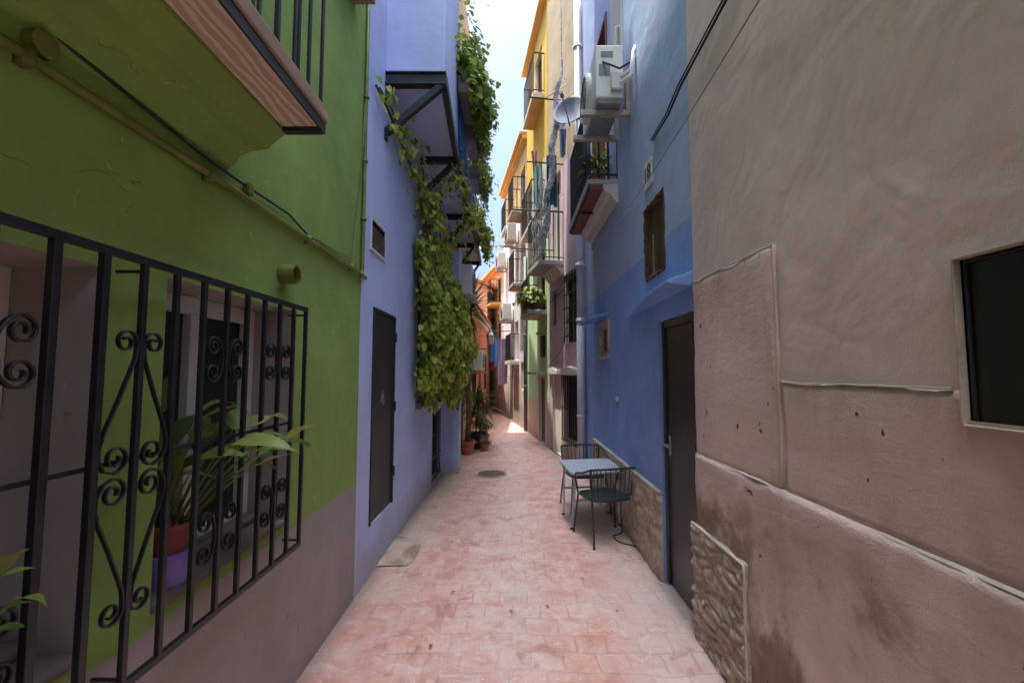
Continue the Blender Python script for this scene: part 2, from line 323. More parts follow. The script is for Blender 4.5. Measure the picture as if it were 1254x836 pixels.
def paving():
    g = G('worn_red_paving'); P = g.pos
    warp = g.n('ShaderNodeTexNoise', {'Vector': P, 'Scale': 1.6, 'Detail': 2.0}).outputs['Color']
    off = g.n('ShaderNodeVectorMath', {0: warp, 1: (.5, .5, .5)}, operation='SUBTRACT').outputs[0]
    off = g.n('ShaderNodeVectorMath', {0: off, 1: (.14, .14, 0)}, operation='MULTIPLY').outputs[0]
    V = g.n('ShaderNodeVectorMath', {0: P, 1: off}, operation='ADD').outputs[0]
    fine = g.n('ShaderNodeTexNoise', {'Vector': P, 'Scale': 16.0, 'Detail': 3.0}).outputs['Color']
    fo = g.n('ShaderNodeVectorMath', {0: g.n('ShaderNodeVectorMath', {0: fine, 1: (.5, .5, .5)}, operation='SUBTRACT').outputs[0], 1: (.03, .03, 0)}, operation='MULTIPLY').outputs[0]
    V = g.n('ShaderNodeVectorMath', {0: V, 1: fo}, operation='ADD').outputs[0]
    br = g.n('ShaderNodeTexBrick', {'Vector': V, 'Color1': (1, 1, 1), 'Color2': (.0, .0, .0), 'Mortar': (.5, .5, .5), 'Scale': 1.0, 'Mortar Size': .008, 'Mortar Smooth': .6, 'Bias': 0.0, 'Brick Width': .190, 'Row Height': .178}, offset=.5)
    tone = br.outputs['Color']; joint = br.outputs['Fac']
    big = g.noise(.9, 6, .62, dist=.4); mid = g.noise(4.5, 6, .7, dist=.5); sm = g.noise(24, 5, .7)
    red = g.mix(g.ramp(mid, .3, .7), (.60, .30, .22), (.72, .46, .355))
    red = g.mix(g.m('MULTIPLY', g.n('ShaderNodeSeparateColor', {0: tone}).outputs[0], .5), red, (.45, .19, .14))
    pale = g.mix(g.ramp(sm, .3, .7), (.62, .48, .40), (.74, .60, .50))
    x = g.axis(0); y = g.axis(1)
    ax = g.m('ABSOLUTE', g.m('ADD', x, g.m('MULTIPLY', g.m('SUBTRACT', big, .5), 1.4)))
    worn = g.m('ADD', g.m('MULTIPLY', mid, .65), g.m('MULTIPLY', big, .45))
    col = g.mix(g.m('MULTIPLY', g.ramp(worn, .48, .72), .62), red, pale)
    ctr = g.m('MULTIPLY', g.ramp(g.m('ABSOLUTE', g.m('ADD', x, g.m('MULTIPLY', g.m('SUBTRACT', g.noise(1.1, 6, .7), .5), 1.2))), .55, .05), g.ramp(g.noise(6, 6, .7), .3, .62)); col = g.mix(g.m('MULTIPLY', ctr, .6), col, (.70, .58, .50))
    # pale dusty cement showing towards the right hand wall and along the left edge
    rs = g.ramp(g.m('ADD', x, g.m('MULTIPLY', g.m('SUBTRACT', g.noise(1.7, 6, .65), .5), 1.1)), .45, .95)
    col = g.mix(g.m('MULTIPLY', rs, .62), col, (.58, .50, .45))
    lf = g.ramp(g.m('ADD', x, g.m('MULTIPLY', g.m('SUBTRACT', g.noise(1.3, 6, .65), .5), .9)), -.62, -1.0)
    lf = g.m('MULTIPLY', lf, g.ramp(y, 2.6, 4.2))
    col = g.mix(g.m('MULTIPLY', lf, .8), col, (.56, .44, .30))
    # purple-red blots
    bl = g.noise(3.1, 5, .65, g.scaled((1, 1, 1), V), dist=.8)
    col = g.mix(g.m('MULTIPLY', g.ramp(bl, .56, .68), .6), col, (.40, .16, .14))
    # scuffs and swirls of lime wash
    sw = g.noise(7, 6, .7, dist=1.8); col = g.mix(g.m('MULTIPLY', g.ramp(sw, .53, .64), .55), col, (.72, .62, .55))
    jw = g.m('MULTIPLY', joint, g.m('MULTIPLY', g.ramp(g.noise(3.3, 4), .25, .6), .38))
    col = g.mix(jw, col, g.mix(g.ramp(g.noise(2.1, 3), .4, .6), (.68, .57, .50), (.36, .25, .21)))
    gr = g.noise(2.7, 6, .7, dist=.6); col = g.mix(g.m('MULTIPLY', g.ramp(gr, .55, .70), .35), col, (.36, .27, .23))
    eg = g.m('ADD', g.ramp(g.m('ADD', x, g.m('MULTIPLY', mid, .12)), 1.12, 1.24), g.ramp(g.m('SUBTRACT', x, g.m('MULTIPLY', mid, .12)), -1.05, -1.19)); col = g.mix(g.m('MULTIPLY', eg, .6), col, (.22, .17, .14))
    sp = g.noise(60, 2, .5); col = g.mix(g.ramp(sp, .74, .76), col, (.13, .09, .07))
    hgt = g.m('SUBTRACT', g.m('ADD', g.m('MULTIPLY', mid, .6), g.m('MULTIPLY', sm, .25)), g.m('MULTIPLY', joint, .35))
    return g.done(col, g.m('ADD', .62, g.m('MULTIPLY', mid, .3)), g.bump(hgt, .7, .014), spec=.3)
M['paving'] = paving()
def cement():
    g = G('ochre_cement'); a = g.noise(5, 6, .7); b = g.noise(2, 4, dist=.5)
    col = g.mix(g.ramp(a, .3, .7), (.48, .36, .25), (.62, .50, .38)); col = g.mix(g.ramp(b, .5, .62), col, (.34, .25, .16))
    return g.done(col, .9, g.bump(a, .6, .015), spec=.2)
M['cement'] = cement()
def stonewall():
    g = G('rubble_stone'); v = g.scaled((7.5, 7.5, 17)); vo = g.n('ShaderNodeTexVoronoi', {'Vector': v, 'Scale': 1.0, 'Randomness': 1.0}); a = g.noise(22, 5, .65); b = g.noise(4, 4)
    r = g.n('ShaderNodeSeparateColor', {0: vo.outputs['Color']}).outputs[0]
    col = g.mix(r, (.34, .26, .19), (.58, .48, .38)); col = g.mix(g.ramp(b, .4, .7), col, (.46, .38, .30)); col = g.mix(g.m('MULTIPLY', g.ramp(a, .5, .75), .5), col, (.13, .09, .06))
    return g.done(col, .92, g.bump(a, .6, .012), spec=.2)
M['stone'] = stonewall()
def earth():
    g = G('plaza_ground'); a = g.noise(.8, 6, .6); return g.done(g.mix(a, (.42, .33, .27), (.56, .46, .38)), .95, g.bump(g.noise(9, 5), .3, .03), spec=.1)
M['ground'] = earth()
_cl = {}
def clothmat(c):
    if c not in _cl: _cl[c] = simple('laundry_cloth', c, .95, 0, .12, .3, 60, .1)
    return _cl[c]

# ------------------------------------------------------------------ building pieces
def facade(F, s0, s1, z0, z1, depth, openings, mats, parent, name='wall', top=True):
    """front sheet cut round the openings, their reveals and backs, then sides, top and back"""
    b = MB(); S = sorted({s0, s1, *[o[0] for o in openings], *[o[1] for o in openings]}); Z = sorted({z0, z1, *[o[2] for o in openings], *[o[3] for o in openings]})
    for i in range(len(S)-1):
        for j in range(len(Z)-1):
            sm, zm = (S[i]+S[i+1])/2, (Z[j]+Z[j+1])/2
            if any(o[0] < sm < o[1] and o[2] < zm < o[3] for o in openings): continue
            b.quad(F.p(S[i], Z[j]), F.p(S[i+1], Z[j]), F.p(S[i+1], Z[j+1]), F.p(S[i], Z[j+1]))
    for o in openings:
        a0, a1, c0, c1, d = o[:5]; mr = o[5] if len(o) > 5 else 0
        for (p, q) in (((a0, c0), (a1, c0)), ((a1, c0), (a1, c1)), ((a1, c1), (a0, c1)), ((a0, c1), (a0, c0))):
            b.quad(F.p(*p), F.p(*q), F.p(q[0], q[1], -d), F.p(p[0], p[1], -d), mr)
        b.quad(F.p(a0, c0, -d), F.p(a1, c0, -d), F.p(a1, c1, -d), F.p(a0, c1, -d), mr)
    for s in (s0, s1): b.quad(F.p(s, z0), F.p(s, z0, -depth), F.p(s, z1, -depth), F.p(s, z1))
    b.quad(F.p(s0, z0, -depth), F.p(s1, z0, -depth), F.p(s1, z1, -depth), F.p(s0, z1, -depth))
    if top: b.quad(F.p(s0, z1), F.p(s1, z1), F.p(s1, z1, -depth), F.p(s0, z1, -depth))
    return b.build(name, mats, parent)

def window(F, s0, s1, z0, z1, e, parent, fm, gm=None, split=1, w=.05, name='window', transom=False):
    """frame sitting in its opening with its pane behind it"""
    b = MB(); t = .05
    g = .002
    b.fbox(F, s0+g, s0+w, z0+g, z1-g, e, e+t); b.fbox(F, s1-w, s1-g, z0+g, z1-g, e, e+t)
    b.fbox(F, s0+w, s1-w, z0+g, z0+w, e, e+t-.002); b.fbox(F, s0+w, s1-w, z1-w, z1-g, e, e+t-.002)
    for i in range(1, split):
        c = s0+(s1-s0)*i/split; b.fbox(F, c-w*.6, c+w*.6, z0+w, z1-w, e, e+t+.004)
    if transom: zc = z0+(z1-z0)*.7; b.fbox(F, s0+w, s1-w, zc-w*.4, zc+w*.4, e, e+t-.006)
    o = b.build(name, fm, parent, bevel=.004)
    p = MB(); p.fbox(F, s0+w*.5, s1-w*.5, z0+w*.5, z1-w*.5, e+.008, e+.02); p.build('pane', gm or M['glass'], o)
    return o

def bars(F, s0, s1, z0, z1, e, parent, n, rows=(.5,), r=.008, name='window_bars', mat=None):
    b = MB()
    for i in range(n):
        s = s0+(s1-s0)*(i+.5)/n; b.tube([F.p(s, z0, e), F.p(s, z1, e)], r, 6)
    for t in rows: z = z0+(z1-z0)*t; b.bar(F.p(s0-.03, z, e), F.p(s1+.03, z, e), .012, .022)
    return b.build(name, mat or M['iron'], parent)

def railing(F, s0, s1, z, e, proj, h, parent, mat, gap=.11, low=True):
    b = MB(); r = .008
    pts = [F.p(s0, 0, e), F.p(s0, 0, proj), F.p(s1, 0, proj), F.p(s1, 0, e)]
    for zz, hh in ((z+h, .022), (z+.06, .016))[:2 if low else 1]:
        for i in range(3):
            b.bar(pts[i]+Vector((0, 0, zz)), pts[i+1]+Vector((0, 0, zz)), .024, hh)
    for i in range(3):
        L = (pts[i+1]-pts[i]).length; k = max(1, round(L/gap))
        for j in range(k+(1 if i == 2 else 0)):
            q = pts[i].lerp(pts[i+1], j/k); b.tube([q+Vector((0, 0, z)), q+Vector((0, 0, z+h))], r, 6)
    return b.build('railing', mat, parent)

def balcony(F, s0, s1, z, proj, parent, slab, rail=None, rail_h=.95, th=.10, soffit=None):
    b = MB(); b.fbox(F, s0, s1, z-th, z, -.02, proj)
    o = b.build('balcony', slab, parent, bevel=.01)
    if soffit:
        q = MB(); q.fbox(F, s0+.05, s1-.05, z-th-.02, z-th-.002, -.02, proj-.05); q.build('soffit', soffit, o)
    railing(F, s0+.02, s1-.02, z, 0, proj-.03, rail_h, o, rail or M['iron'])
    return o

def ac_unit(F, s, z, label, e0=.10, w=.78, h=.55, d=.28, group='air conditioning units on the facades', detail=False):
    t = thing('air_conditioner', label, 'air conditioner', F.p(s, z, e0), group)
    b = MB(); b.fbox(F, s-w/2, s+w/2, z+.03, z+h, e0, e0+d); c = b.build('casing', M['ac'], t, bevel=.015)
    g = MB(); cc = F.p(s-w*.1, z+h*.53, e0+d)
    g.lathe([(h*.40, .0), (h*.40, .012), (h*.36, .018), (h*.05, .02)], cc, 24, axis=F.n)
    for i in range(7): 
        r = h*(.10+.045*i); g.tube([cc+F.n*.024+(F.u*math.cos(a)+Vector((0, 0, math.sin(a))))*r for a in [2*math.pi*k/20 for k in range(21)]], .004, 4)
    g.build('fan_grille', M['acdark'], c)
    for ss in (s-w*.32, s+w*.32):
        k = MB(); k.fbox(F, ss-.025, ss+.025, z-.045, z-.003, .0, e0+d+.08); k.fbox(F, ss-.026, ss+.026, z-.043, z+.36, .002, .03)
        k.build('bracket', M['bracket'], t)
    return t

def cloth(F0, F1, h, col, label, cat='laundry', group='laundry hung over the alley', folds=5, amp=.035, taper=0.0, seed=1, name='hanging_cloth', sleeves=False):
    """a hanging cloth with folds between two points of its line; two layers folded over the line"""
    random.seed(seed); a = Vector(F0); b = Vector(F1); u = (b-a); n = Vector((-u.y, u.x, 0)).normalized()
    mb = MB(); nx, nz = 22, 14; ph = random.random()*6
    for layer in (0, 1):
        vs = []; hh = h*(1 if layer == 0 else .82)
        for j in range(nz+1):
            t = j/nz
            for i in range(nx+1):
                s = i/nx; ww = 1-taper*t
                q = a+u*(.5+(s-.5)*ww)
                off = amp*math.sin(s*folds*6.28+ph+t*1.5)*min(1, t*3)+(-1)**layer*.008
                q = q+n*off+Vector((0, 0, -hh*t-.02*math.sin(s*3.14*2+ph)*t))
                vs.append(q)
        fs = [(j*(nx+1)+i, j*(nx+1)+i+1, (j+1)*(nx+1)+i+1, (j+1)*(nx+1)+i) for j in range(nz) for i in range(nx)]
        mb.add(vs, fs)
    o = mb.build(name, clothmat(col), smooth=True); return tag(o, label, cat, group)

def rough_panel(F, s0, s1, z0, z1, e, amp, fn, mat, parent, name, ds=.02, edge=.006, ragged=.012, skip=None):
    """a raised panel of uneven plaster or stone: a displaced sheet with a skirt back to the wall"""
    nx = max(4, int((s1-s0)/ds)); nz = max(4, int((z1-z0)/ds)); b = MB(); vs = []
    for j in range(nz+1):
        for i in range(nx+1):
            s = s0+(s1-s0)*i/nx; z = z0+(z1-z0)*j/nz
            k = e+amp*fn(s, z)
            if j == nz: z += ragged*(mn.noise(Vector((s*9, 3.3, z)))); k -= edge
            if i == nx or i == 0: s += ragged*mn.noise(Vector((z*9, 7.7, s))); k -= edge
            vs.append(F.p(s, z, max(k, .003)))
    W = nx+1
    inside = lambda i, j: skip and skip[0] < s0+(s1-s0)*(i+.5)/nx < skip[1] and skip[2] < z0+(z1-z0)*(j+.5)/nz < skip[3]
    fs = [(j*W+i, j*W+i+1, (j+1)*W+i+1, (j+1)*W+i) for j in range(nz) for i in range(nx) if not inside(i, j)]
    ring = [i for i in range(W)]+[j*W+nx for j in range(1, nz+1)]+[nz*W+i for i in range(nx-1, -1, -1)]+[j*W for j in range(nz-1, 0, -1)]
    base = len(vs)
    for r in ring:
        q = Vector(vs[r]); d = (q-F.o).dot(F.n); vs.append(q-F.n*(d+.004))
    n = len(ring); hid = lambda r: skip and r//W == nz and skip[0] < s0+(s1-s0)*(r % W)/nx < skip[1]
    fs += [(ring[i], base+i, base+(i+1) % n, ring[(i+1) % n]) for i in range(n) if not (hid(ring[i]) or hid(ring[(i+1) % n]))]
    b.add(vs, fs); return b.build(name, mat, parent, smooth=True)

def plast_fn(s, z): return mn.fractal(Vector((s*2.2, z*2.2, 1.7)), 1, 2, 4)
def stone_fn(s, z):
    p = Vector((s*7.5, z*17, 0))+Vector((mn.noise(Vector((s*5, z*5, 2)))*.5, mn.noise(Vector((s*5, z*5, 9)))*.5, 0))
    d, _ = mn.voronoi(p); f = min(1.0, (d[1]-d[0])*4.5)
    return f*.8+mn.fractal(p*2.2, 1, 2, 4)*.45+mn.noise(p*.4)*.4

# ------------------------------------------------------------------ ground
b = MB(); b.quad((-300, -300, -.03), (300, -300, -.03), (300, 400, -.03), (-300, 400, -.03)); structure(b.build('ground', M['ground']))
b = MB()
ny, nx = 90, 12
vs = []
for j in range(ny+1):
    y = -5+32*j/ny
    for i in range(nx+1):
        x = -3.2+6*i/nx; vs.append((x, y, .010*mn.noise(Vector((x*1.3, y*.8, 0)))))
b.add(vs, [(j*(nx+1)+i, j*(nx+1)+i+1, (j+1)*(nx+1)+i+1, (j+1)*(nx+1)+i) for j in range(ny) for i in range(nx)])
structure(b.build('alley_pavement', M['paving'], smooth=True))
b = MB(); pts = []
for k in range(40):
    a = k/40*4; e = int(a); f = a-e
    c = [(-1.13, 3.78), (-.86, 3.80), (-.88, 4.45), (-1.13, 4.48)]
    p, q = c[e], c[(e+1) % 4]; x = p[0]+(q[0]-p[0])*f; y = p[1]+(q[1]-p[1])*f
    if x > -1.1: x += .06*mn.noise(Vector((x*5, y*5, 0))); y += .03*mn.noise(Vector((x*8, y*8, 5)))
    pts.append((x, y, .0125))
b.add(pts, [tuple(range(40))]); structure(b.build('cement_patch', M['cement']))

# ------------------------------------------------------------------ GREEN HOUSE (left, nearest)
gh = thing('green_house', 'green plastered house with grey dado and long black window grille, nearest on the left', 'house', (XL, 1, 0))
W1 = (1.43, 2.245, .86, 1.93); W0 = (-.2, 1.20, .86, 1.91)
facade(LF, -4.9, 3.26, 0, HG, 6, [(*W0, .30, 1), (*W1, .24, 1), (-2.9, -1.9, 0, 2.1, .15, 0)], [M['green'], M['reveal']], gh)
b = MB(); b.fbox(LF, -2.88, -1.92, .01, 2.08, -.147, -.09); b.build('door', M['browndoor'], gh, bevel=.01)
w = window(LF, 1.43, 2.245, .90, 1.93, -.235, gh, M['white_pvc'], M['glass'], 2, .075)
w = window(LF, -.2, 1.20, .90, 1.91, -.295, gh, M['white_pvc'], M['glass'], 2, .06)
for (a0, a1, c0) in ((W0[0], W0[1], .86), (W1[0], W1[1], .86)):
    b = MB(); b.fbox(LF, a0+.003, a1-.003, c0+.002, c0+.035, -.23, .012); b.fbox(LF, a0+.01, a1-.01, c0+.036, c0+.07, -.229, -.11); b.build('sill', M['sill'], gh, bevel=.012)
# the projecting iron grille with its scrolls
XG = .08
gr = MB(); sp = .1235; z0, z1 = .775, 1.935; yk = lambda k: .997+sp*k
gr.bar(LF.p(yk(-9), z1, XG), LF.p(yk(10)+.008, z1, XG), .018, .022); gr.bar(LF.p(yk(-9), z0, XG), LF.p(yk(10)+.008, z0, XG), .018, .022)
gr.bar(LF.p(yk(-9), 1.378, XG-.012), LF.p(yk(9)+.05, 1.378, XG-.012), .008, .012)
for k in range(-9, 11):
    t = .0165 if k not in (0, 1) else .020
    gr.bar(LF.p(yk(k), z0, XG), LF.p(yk(k), z1, XG), t, t, (0, 1, 0))
for y in (yk(10), yk(2), yk(-6)):
    for z in (z0+.02, z1-.03): gr.bar(LF.p(y, z, -.01), LF.p(y, z, XG-.004), .009, .009)
def spiral(c, r0, a0, turns, sgn, n=26):
    """from the outside inwards; angles in the plane of the grille"""
    return [(c[0]+r0*(1-.72*i/n)*math.cos(a0+sgn*turns*2*math.pi*i/n), c[1]+r0*(1-.72*i/n)*math.sin(a0+sgn*turns*2*math.pi*i/n)) for i in range(n+1)]
def iron(pts2): gr.strip([LF.p(y, z, XG) for y, z in pts2], LF.n, .014, .0055)
def cscroll(yb, side, zt, zb):
    """a C whose back leans on bar yb and whose two ends curl in towards the next bar"""
    r = .033; yc = yb+side*.066
    up = spiral((yc, zt-r), r, math.pi/2, 1.35, -side); lo = spiral((yc, zb+r), r, -math.pi/2, 1.35, side)
    zm = (zt+zb)/2; hz = (zt-zb)/2
    back = [(yc-side*(.050*math.sin(a)), zm+hz*math.cos(a)) for a in [math.pi*i/16 for i in range(17)]]
    iron(up[::-1]+back[1:-1]+lo)
for kb in (-7, -4, -1, 5, 8):
    for sd in (-1, 1):
        cscroll(yk(kb), sd, 1.742, 1.585); cscroll(yk(kb), sd, 1.135, .965)
for sd in (-1, 1):
    c = yk(2)
    # upper heart leg: curl at the top by the middle bar, leg out to the next bar, curl back in
    for (zt, fl) in ((1.735, 1), (.955, -1)):
        Z = lambda q: zt-fl*q
        top = spiral((c+sd*.045, Z(.034)), .031, 0 if sd > 0 else math.pi, 1.3, sd*fl)
        top = spiral((c+sd*.046, Z(.034)), .034, math.pi if sd > 0 else 0, 1.4, -sd*fl)
        leg = [(c+sd*.012, Z(.045)), (c+sd*.016, Z(.08)), (c+sd*.06, Z(.19)), (c+sd*.098, Z(.275)), (c+sd*.110, Z(.315)), (c+sd*.108, Z(.345)), (c+sd*.092, Z(.372)), (c+sd*.064, Z(.383))]
        end = spiral((c+sd*.060, Z(.345)), .038, -math.pi/2*fl, 1.35, -sd*fl)
        iron(top[::-1]+leg+end[1:])
gr.build('window_grille', M['iron'], gh, bevel=.0015, seg=1)
# balcony over the street: coved plaster, plywood soffit, angle iron, railing
e_in, e_out = .228, .385
bs0, bs1 = -1.2, 1.70
b = MB(); prof = [(0, 2.42), (.03, 2.44), (.05, 2.475), (.10, 2.495), (.16, 2.505), (.19, 2.535), (e_in, 2.565), (e_in, 2.66), (0, 2.66)]
b.prism([LF.p(bs0, z, e-.001) for e, z in prof], LF.u*(bs1-bs0)); bal = b.build('balcony', M['green'], gh)
b = MB(); b.fbox(LF, bs0, bs1-.03, 2.58, 2.60, e_in+.001, e_out-.008); b.build('plywood_soffit', M['ply'], bal)
b = MB(); b.fbox(LF, bs0, bs1, 2.565, 2.605, e_out-.008, e_out); b.fbox(LF, bs1-.03, bs1-.001, 2.562, 2.604, e_in+.001, e_out-.009); b.build('edge_angle', M['iron2'], bal)
b = MB(); b.fbox(LF, bs0, bs1+.005, 2.607, 2.665, .0, e_out+.008); b.build('edge_board', M['board'], bal, bevel=.006)
railing(LF, bs0, bs1-.03, 2.665, 0, e_out-.01, .95, bal, M['iron'], gap=.105, low=False)
b = MB(); b.fbox(LF, 2.5, 3.0, 4.25, 4.30, -.01, .15); b.build('ledge', M['board'], gh, bevel=.006)
# conduit with its junction boxes, and the vent pipe
zc = LF.at(438, 335)[1]
b = MB(); b.tube([LF.p(-3, zc+.01, .018), LF.p(.5, zc+.004, .018), LF.p(1.6, zc+.008, .018), LF.p(3.18, zc, .018), LF.p(3.225, zc+.006, .018), LF.p(3.235, zc+.05, .018), LF.p(3.235, 3.4, .018), LF.p(3.235, 5.4, .018)], .0135, 10)
for y in (.3, .95, 1.56, 2.35, 3.0): b.fbox(LF, y, y+.02, zc-.02, zc+.024, 0, .036)
for z in (2.75, 3.2, 3.7): b.fbox(LF, 3.215, 3.255, z, z+.018, 0, .036)
b.tube([LF.p(3.2, zc-.005, .02), LF.p(3.29, zc-.01, .02)], .018, 10); b.build('conduit', M['pipegreen'], gh, smooth=True)
y, z = LF.at(42, 55); b = MB(); b.lathe([(.032, 0), (.032, .03), (.026, .034)], LF.p(y, z, 0), 18, axis=LF.n); b.build('junction_box', M['pipegreen'], gh)
y, z = LF.at(300, 232); b = MB(); b.fbox(LF, y-.02, y+.02, z-.025, z+.025, 0, .03); b.build('junction_box', M['pipegreen'], gh, bevel=.006)
y, z = LF.at(345, 336); b = MB()
b.tube([LF.p(y, z, -.01), LF.p(y+.004, z, .075)], .047, 24, cap=False); b.tube([LF.p(y+.004, z, .075), LF.p(y, z, -.01)], .041, 24, cap=False)
b.add([LF.p(y+.047*math.cos(a), z+.047*math.sin(a), .075) for a in [2*math.pi*k/24 for k in range(24)]]+[LF.p(y+.041*math.cos(a), z+.041*math.sin(a), .075) for a in [2*math.pi*k/24 for k in range(24)]], [(k, (k+1) % 24, 24+(k+1) % 24, 24+k) for k in range(24)])
vp = b.build('vent_pipe', M['pipegreen'], gh, smooth=False)
b = MB(); b.lathe([(.0405, 0), (.0405, .003)], LF.p(y, z, .012), 24, axis=LF.n); b.build('dark_bore', M['interior'], vp)
# loose cables on the green wall
b = MB(); pts = []
for i in range(26):
    t = i/25; yy = -2+t*5.2; zz = zc+.06+.10*abs(math.sin(t*9))*(1-t)+.05*math.sin(t*5)*(1-t)
    pts.append(LF.p(yy, zz-(.05*t if t > .8 else 0), .015))
b.tube(pts, .0055, 6); tag(b.build('wall_cable', M['cable'], smooth=True), 'dark cable sagging along the green wall just above the long green conduit', 'cable')
b = MB(); y0, zz0 = LF.at(385, 292); y1, zz1 = LF.at(438, 250); y2, zz2 = LF.at(446, 130)
b.tube([LF.p(y0, zz0, .012), LF.p(y0+.3, zz0+.0, .012), LF.p(y1-.1, zz0+.06, .012), LF.p(y1-.03, zz1, .012), LF.p(3.20, zz1+.4, .012), LF.p(3.22, zz2, .014)], .004, 6)
tag(b.build('wall_cable', M['pipegreen'], smooth=True), 'thin green painted cable curving up beside the seam of the green and lilac walls', 'cable')

# potted plants on the sills
def lily(loc, s, label, cat='potted plant', n=26, pot='purple', seed=3, lean=(0, 0, 0), k=1.0):
    random.seed(seed); t = thing('potted_plant', label, cat, loc, 'potted plants on the window sills'); c = Vector(loc)
    p = MB()
    p.lathe([(.062*s, 0), (.078*s, .10*s), (.083*s, .105*s), (.083*s, .115*s), (.07*s, .115*s)], c, 28); pt = p.build('pot', M['purplepot' if pot == 'purple' else 'redpot'], t, smooth=False)
    if pot == 'purple':
        q = MB(); q.lathe([(.064*s, .11*s), (.072*s, .19*s), (.078*s, .195*s), (.078*s, .215*s), (.07*s, .215*s), (.068*s, .20*s)], c, 28); q.build('inner_pot', M['redpot'], t)
    top = .2*s if pot == 'purple' else .11*s
    q = MB(); q.lathe([(.066*s, top-.02), (.066*s, top-.004)], c, 20); q.build('soil', M['soil'], t)
    lf = MB(); st = MB()
    for i in range(n):
        a = random.random()*6.283; el = random.uniform(.8, 1.5); L = random.uniform(.18, .46)*s
        base = c+Vector((math.cos(a)*.03*s, math.sin(a)*.03*s, top-.02))
        d = Vector((math.cos(a)*math.cos(el), math.sin(a)*math.cos(el), math.sin(el)))+Vector(lean)*random.uniform(.3, 1.0)
        d.normalize(); mid = base+d*L*.55+Vector((0, 0, .02)); end = base+d*L
        if end.x < XL-.17: end.x = XL-.17+random.random()*.05; mid.x = max(mid.x, XL-.15)
        st.tube([base, mid, end], [.0035*s, .003*s, .002*s], 5)
        dd = (end-mid).normalized()+Vector((random.uniform(-.3, .5), random.uniform(-.3, .3), random.uniform(-.5, .1)))
        if end.x < XL-.10 and dd.x < 0: dd.x = abs(dd.x)
        lf.blade(end, dd, (random.uniform(-.3, .3), random.uniform(-.3, .3), 1), random.uniform(.13, .22)*s*k, random.uniform(.06, .105)*s*k, random.uniform(.2, .9), .22, 8, .12, twist=random.uniform(-.7, .7))
    st.build('stems', M['stem'], t, smooth=True); lf.build('foliage', M['lily'], t, smooth=True)
    return t
lily((-1.19, 1.565, .897), .95, 'leafy lily in a purple pot on the window sill behind the black grille', n=30, seed=5, lean=(.25, .55, .05))
lily((-1.15, .84, .897), .66, 'bushy plant in a dull red pot at the left edge behind the grille', n=50, pot='red', seed=11, lean=(.25, .05, .5), k=.6)

# ------------------------------------------------------------------ LILAC HOUSE
lh = thing('lilac_house', 'lilac plastered house with dark metal door and a bay on steel brackets', 'house', (XL, 5, 0))
dw = (3.56, 4.24, .40, 2.15)
lowwin = (6.32, 7.02, .08, 1.02)
mw = (5.25, 6.5, 1.25, 2.9)
facade(LF, 3.265, 7.15, 0, HL, 7, [(*dw, .05), (*lowwin, .10), (*mw, .12)], [M['lilac']], lh)
b = MB(); b.fbox(LF, dw[0]+.003, dw[0]+.03, dw[2]+.003, dw[3]-.003, -.049, .012); b.fbox(LF, dw[1]-.03, dw[1]-.003, dw[2]+.003, dw[3]-.003, -.049, .012); b.fbox(LF, dw[0]+.03, dw[1]-.03, dw[3]-.03, dw[3]-.003, -.049, .011)
df = b.build('door_frame', M['iron2'], lh, bevel=.003)
b = MB(); b.fbox(LF, dw[0]+.032, dw[1]-.032, dw[2]+.006, dw[3]-.034, -.045, -.006); dd = b.build('door', M['panel'], lh, bevel=.004)
for z in (.65, 1.25, 1.9): b = MB(); b.tube([LF.p(dw[1]-.02, z, .018), LF.p(dw[1]-.02, z+.09, .018)], .010, 8); b.build('hinge', M['iron2'], dd)
b = MB(); zig = [(3.84, 1.36), (3.87, 1.45), (3.89, 1.38), (3.92, 1.46), (3.90, 1.33), (3.95, 1.36)]
b.strip([LF.p(y, z, -.0045) for y, z in zig], LF.n, .003, .009)
b.build('scratch', M['board'], dd)
g0 = LF.at(453, 263); g1 = LF.at(471, 318)
vz0, vz1 = 2.59, 2.864; vy0, vy1 = 3.44, 3.845
b = MB(); b.fbox(LF, vy0, vy1, vz0, vz0+.02, 0, .015); b.fbox(LF, vy0, vy1, vz1-.02, vz1, 0, .015); b.fbox(LF, vy0, vy0+.02, vz0+.02, vz1-.02, 0, .014); b.fbox(LF, vy1-.02, vy1, vz0+.02, vz1-.02, 0, .014); vg = b.build('vent_grille', M['white_pvc'], lh, bevel=.003)
b = MB(); b.fbox(LF, vy0+.02, vy1-.02, vz0+.02, vz1-.02, .001, .003, 1)
for i in range(9):
    z = vz0+.032+i*.0205; b.hexa([LF.p(vy0+.02, z, .004), LF.p(vy1-.02, z, .004), LF.p(vy1-.02, z-.006, .014), LF.p(vy0+.02, z-.006, .014), LF.p(vy0+.02, z+.004, .004), LF.p(vy1-.02, z+.004, .004), LF.p(vy1-.02, z-.002, .014), LF.p(vy0+.02, z-.002, .014)])
b.build('louvres', [M['board'], M['interior']], vg)
window(LF, *mw[:2], *mw[2:], -.115, lh, M['white_pvc'], M['glass'], 2, .06)
bars(LF, mw[0]+.03, mw[1]-.03, mw[2]-.02, mw[3], .05, lh, 11, (.02, .5, .98))
b = MB(); b.fbox(LF, mw[0]-.05, mw[1]+.05, mw[2]-.07, mw[2]-.002, -.01, .07); b.build('sill', M['sill'], lh, bevel=.006)
b = MB(); b.fbox(LF, lowwin[0]+.002, lowwin[1]-.002, lowwin[2]+.002, lowwin[3]-.002, -.098, -.06); b.build('vent_door', M['interior'], lh)
bars(LF, lowwin[0], lowwin[1], lowwin[2], lowwin[3], .008, lh, 5, (.0, .33, .66, 1.0), .007)
# the pier that sticks out into the alley
b = MB(); b.fbox(LF, 7.152, 7.46, 0, 3.6, -.5, .275); b.build('pier', M['lilac'], lh, bevel=.015)
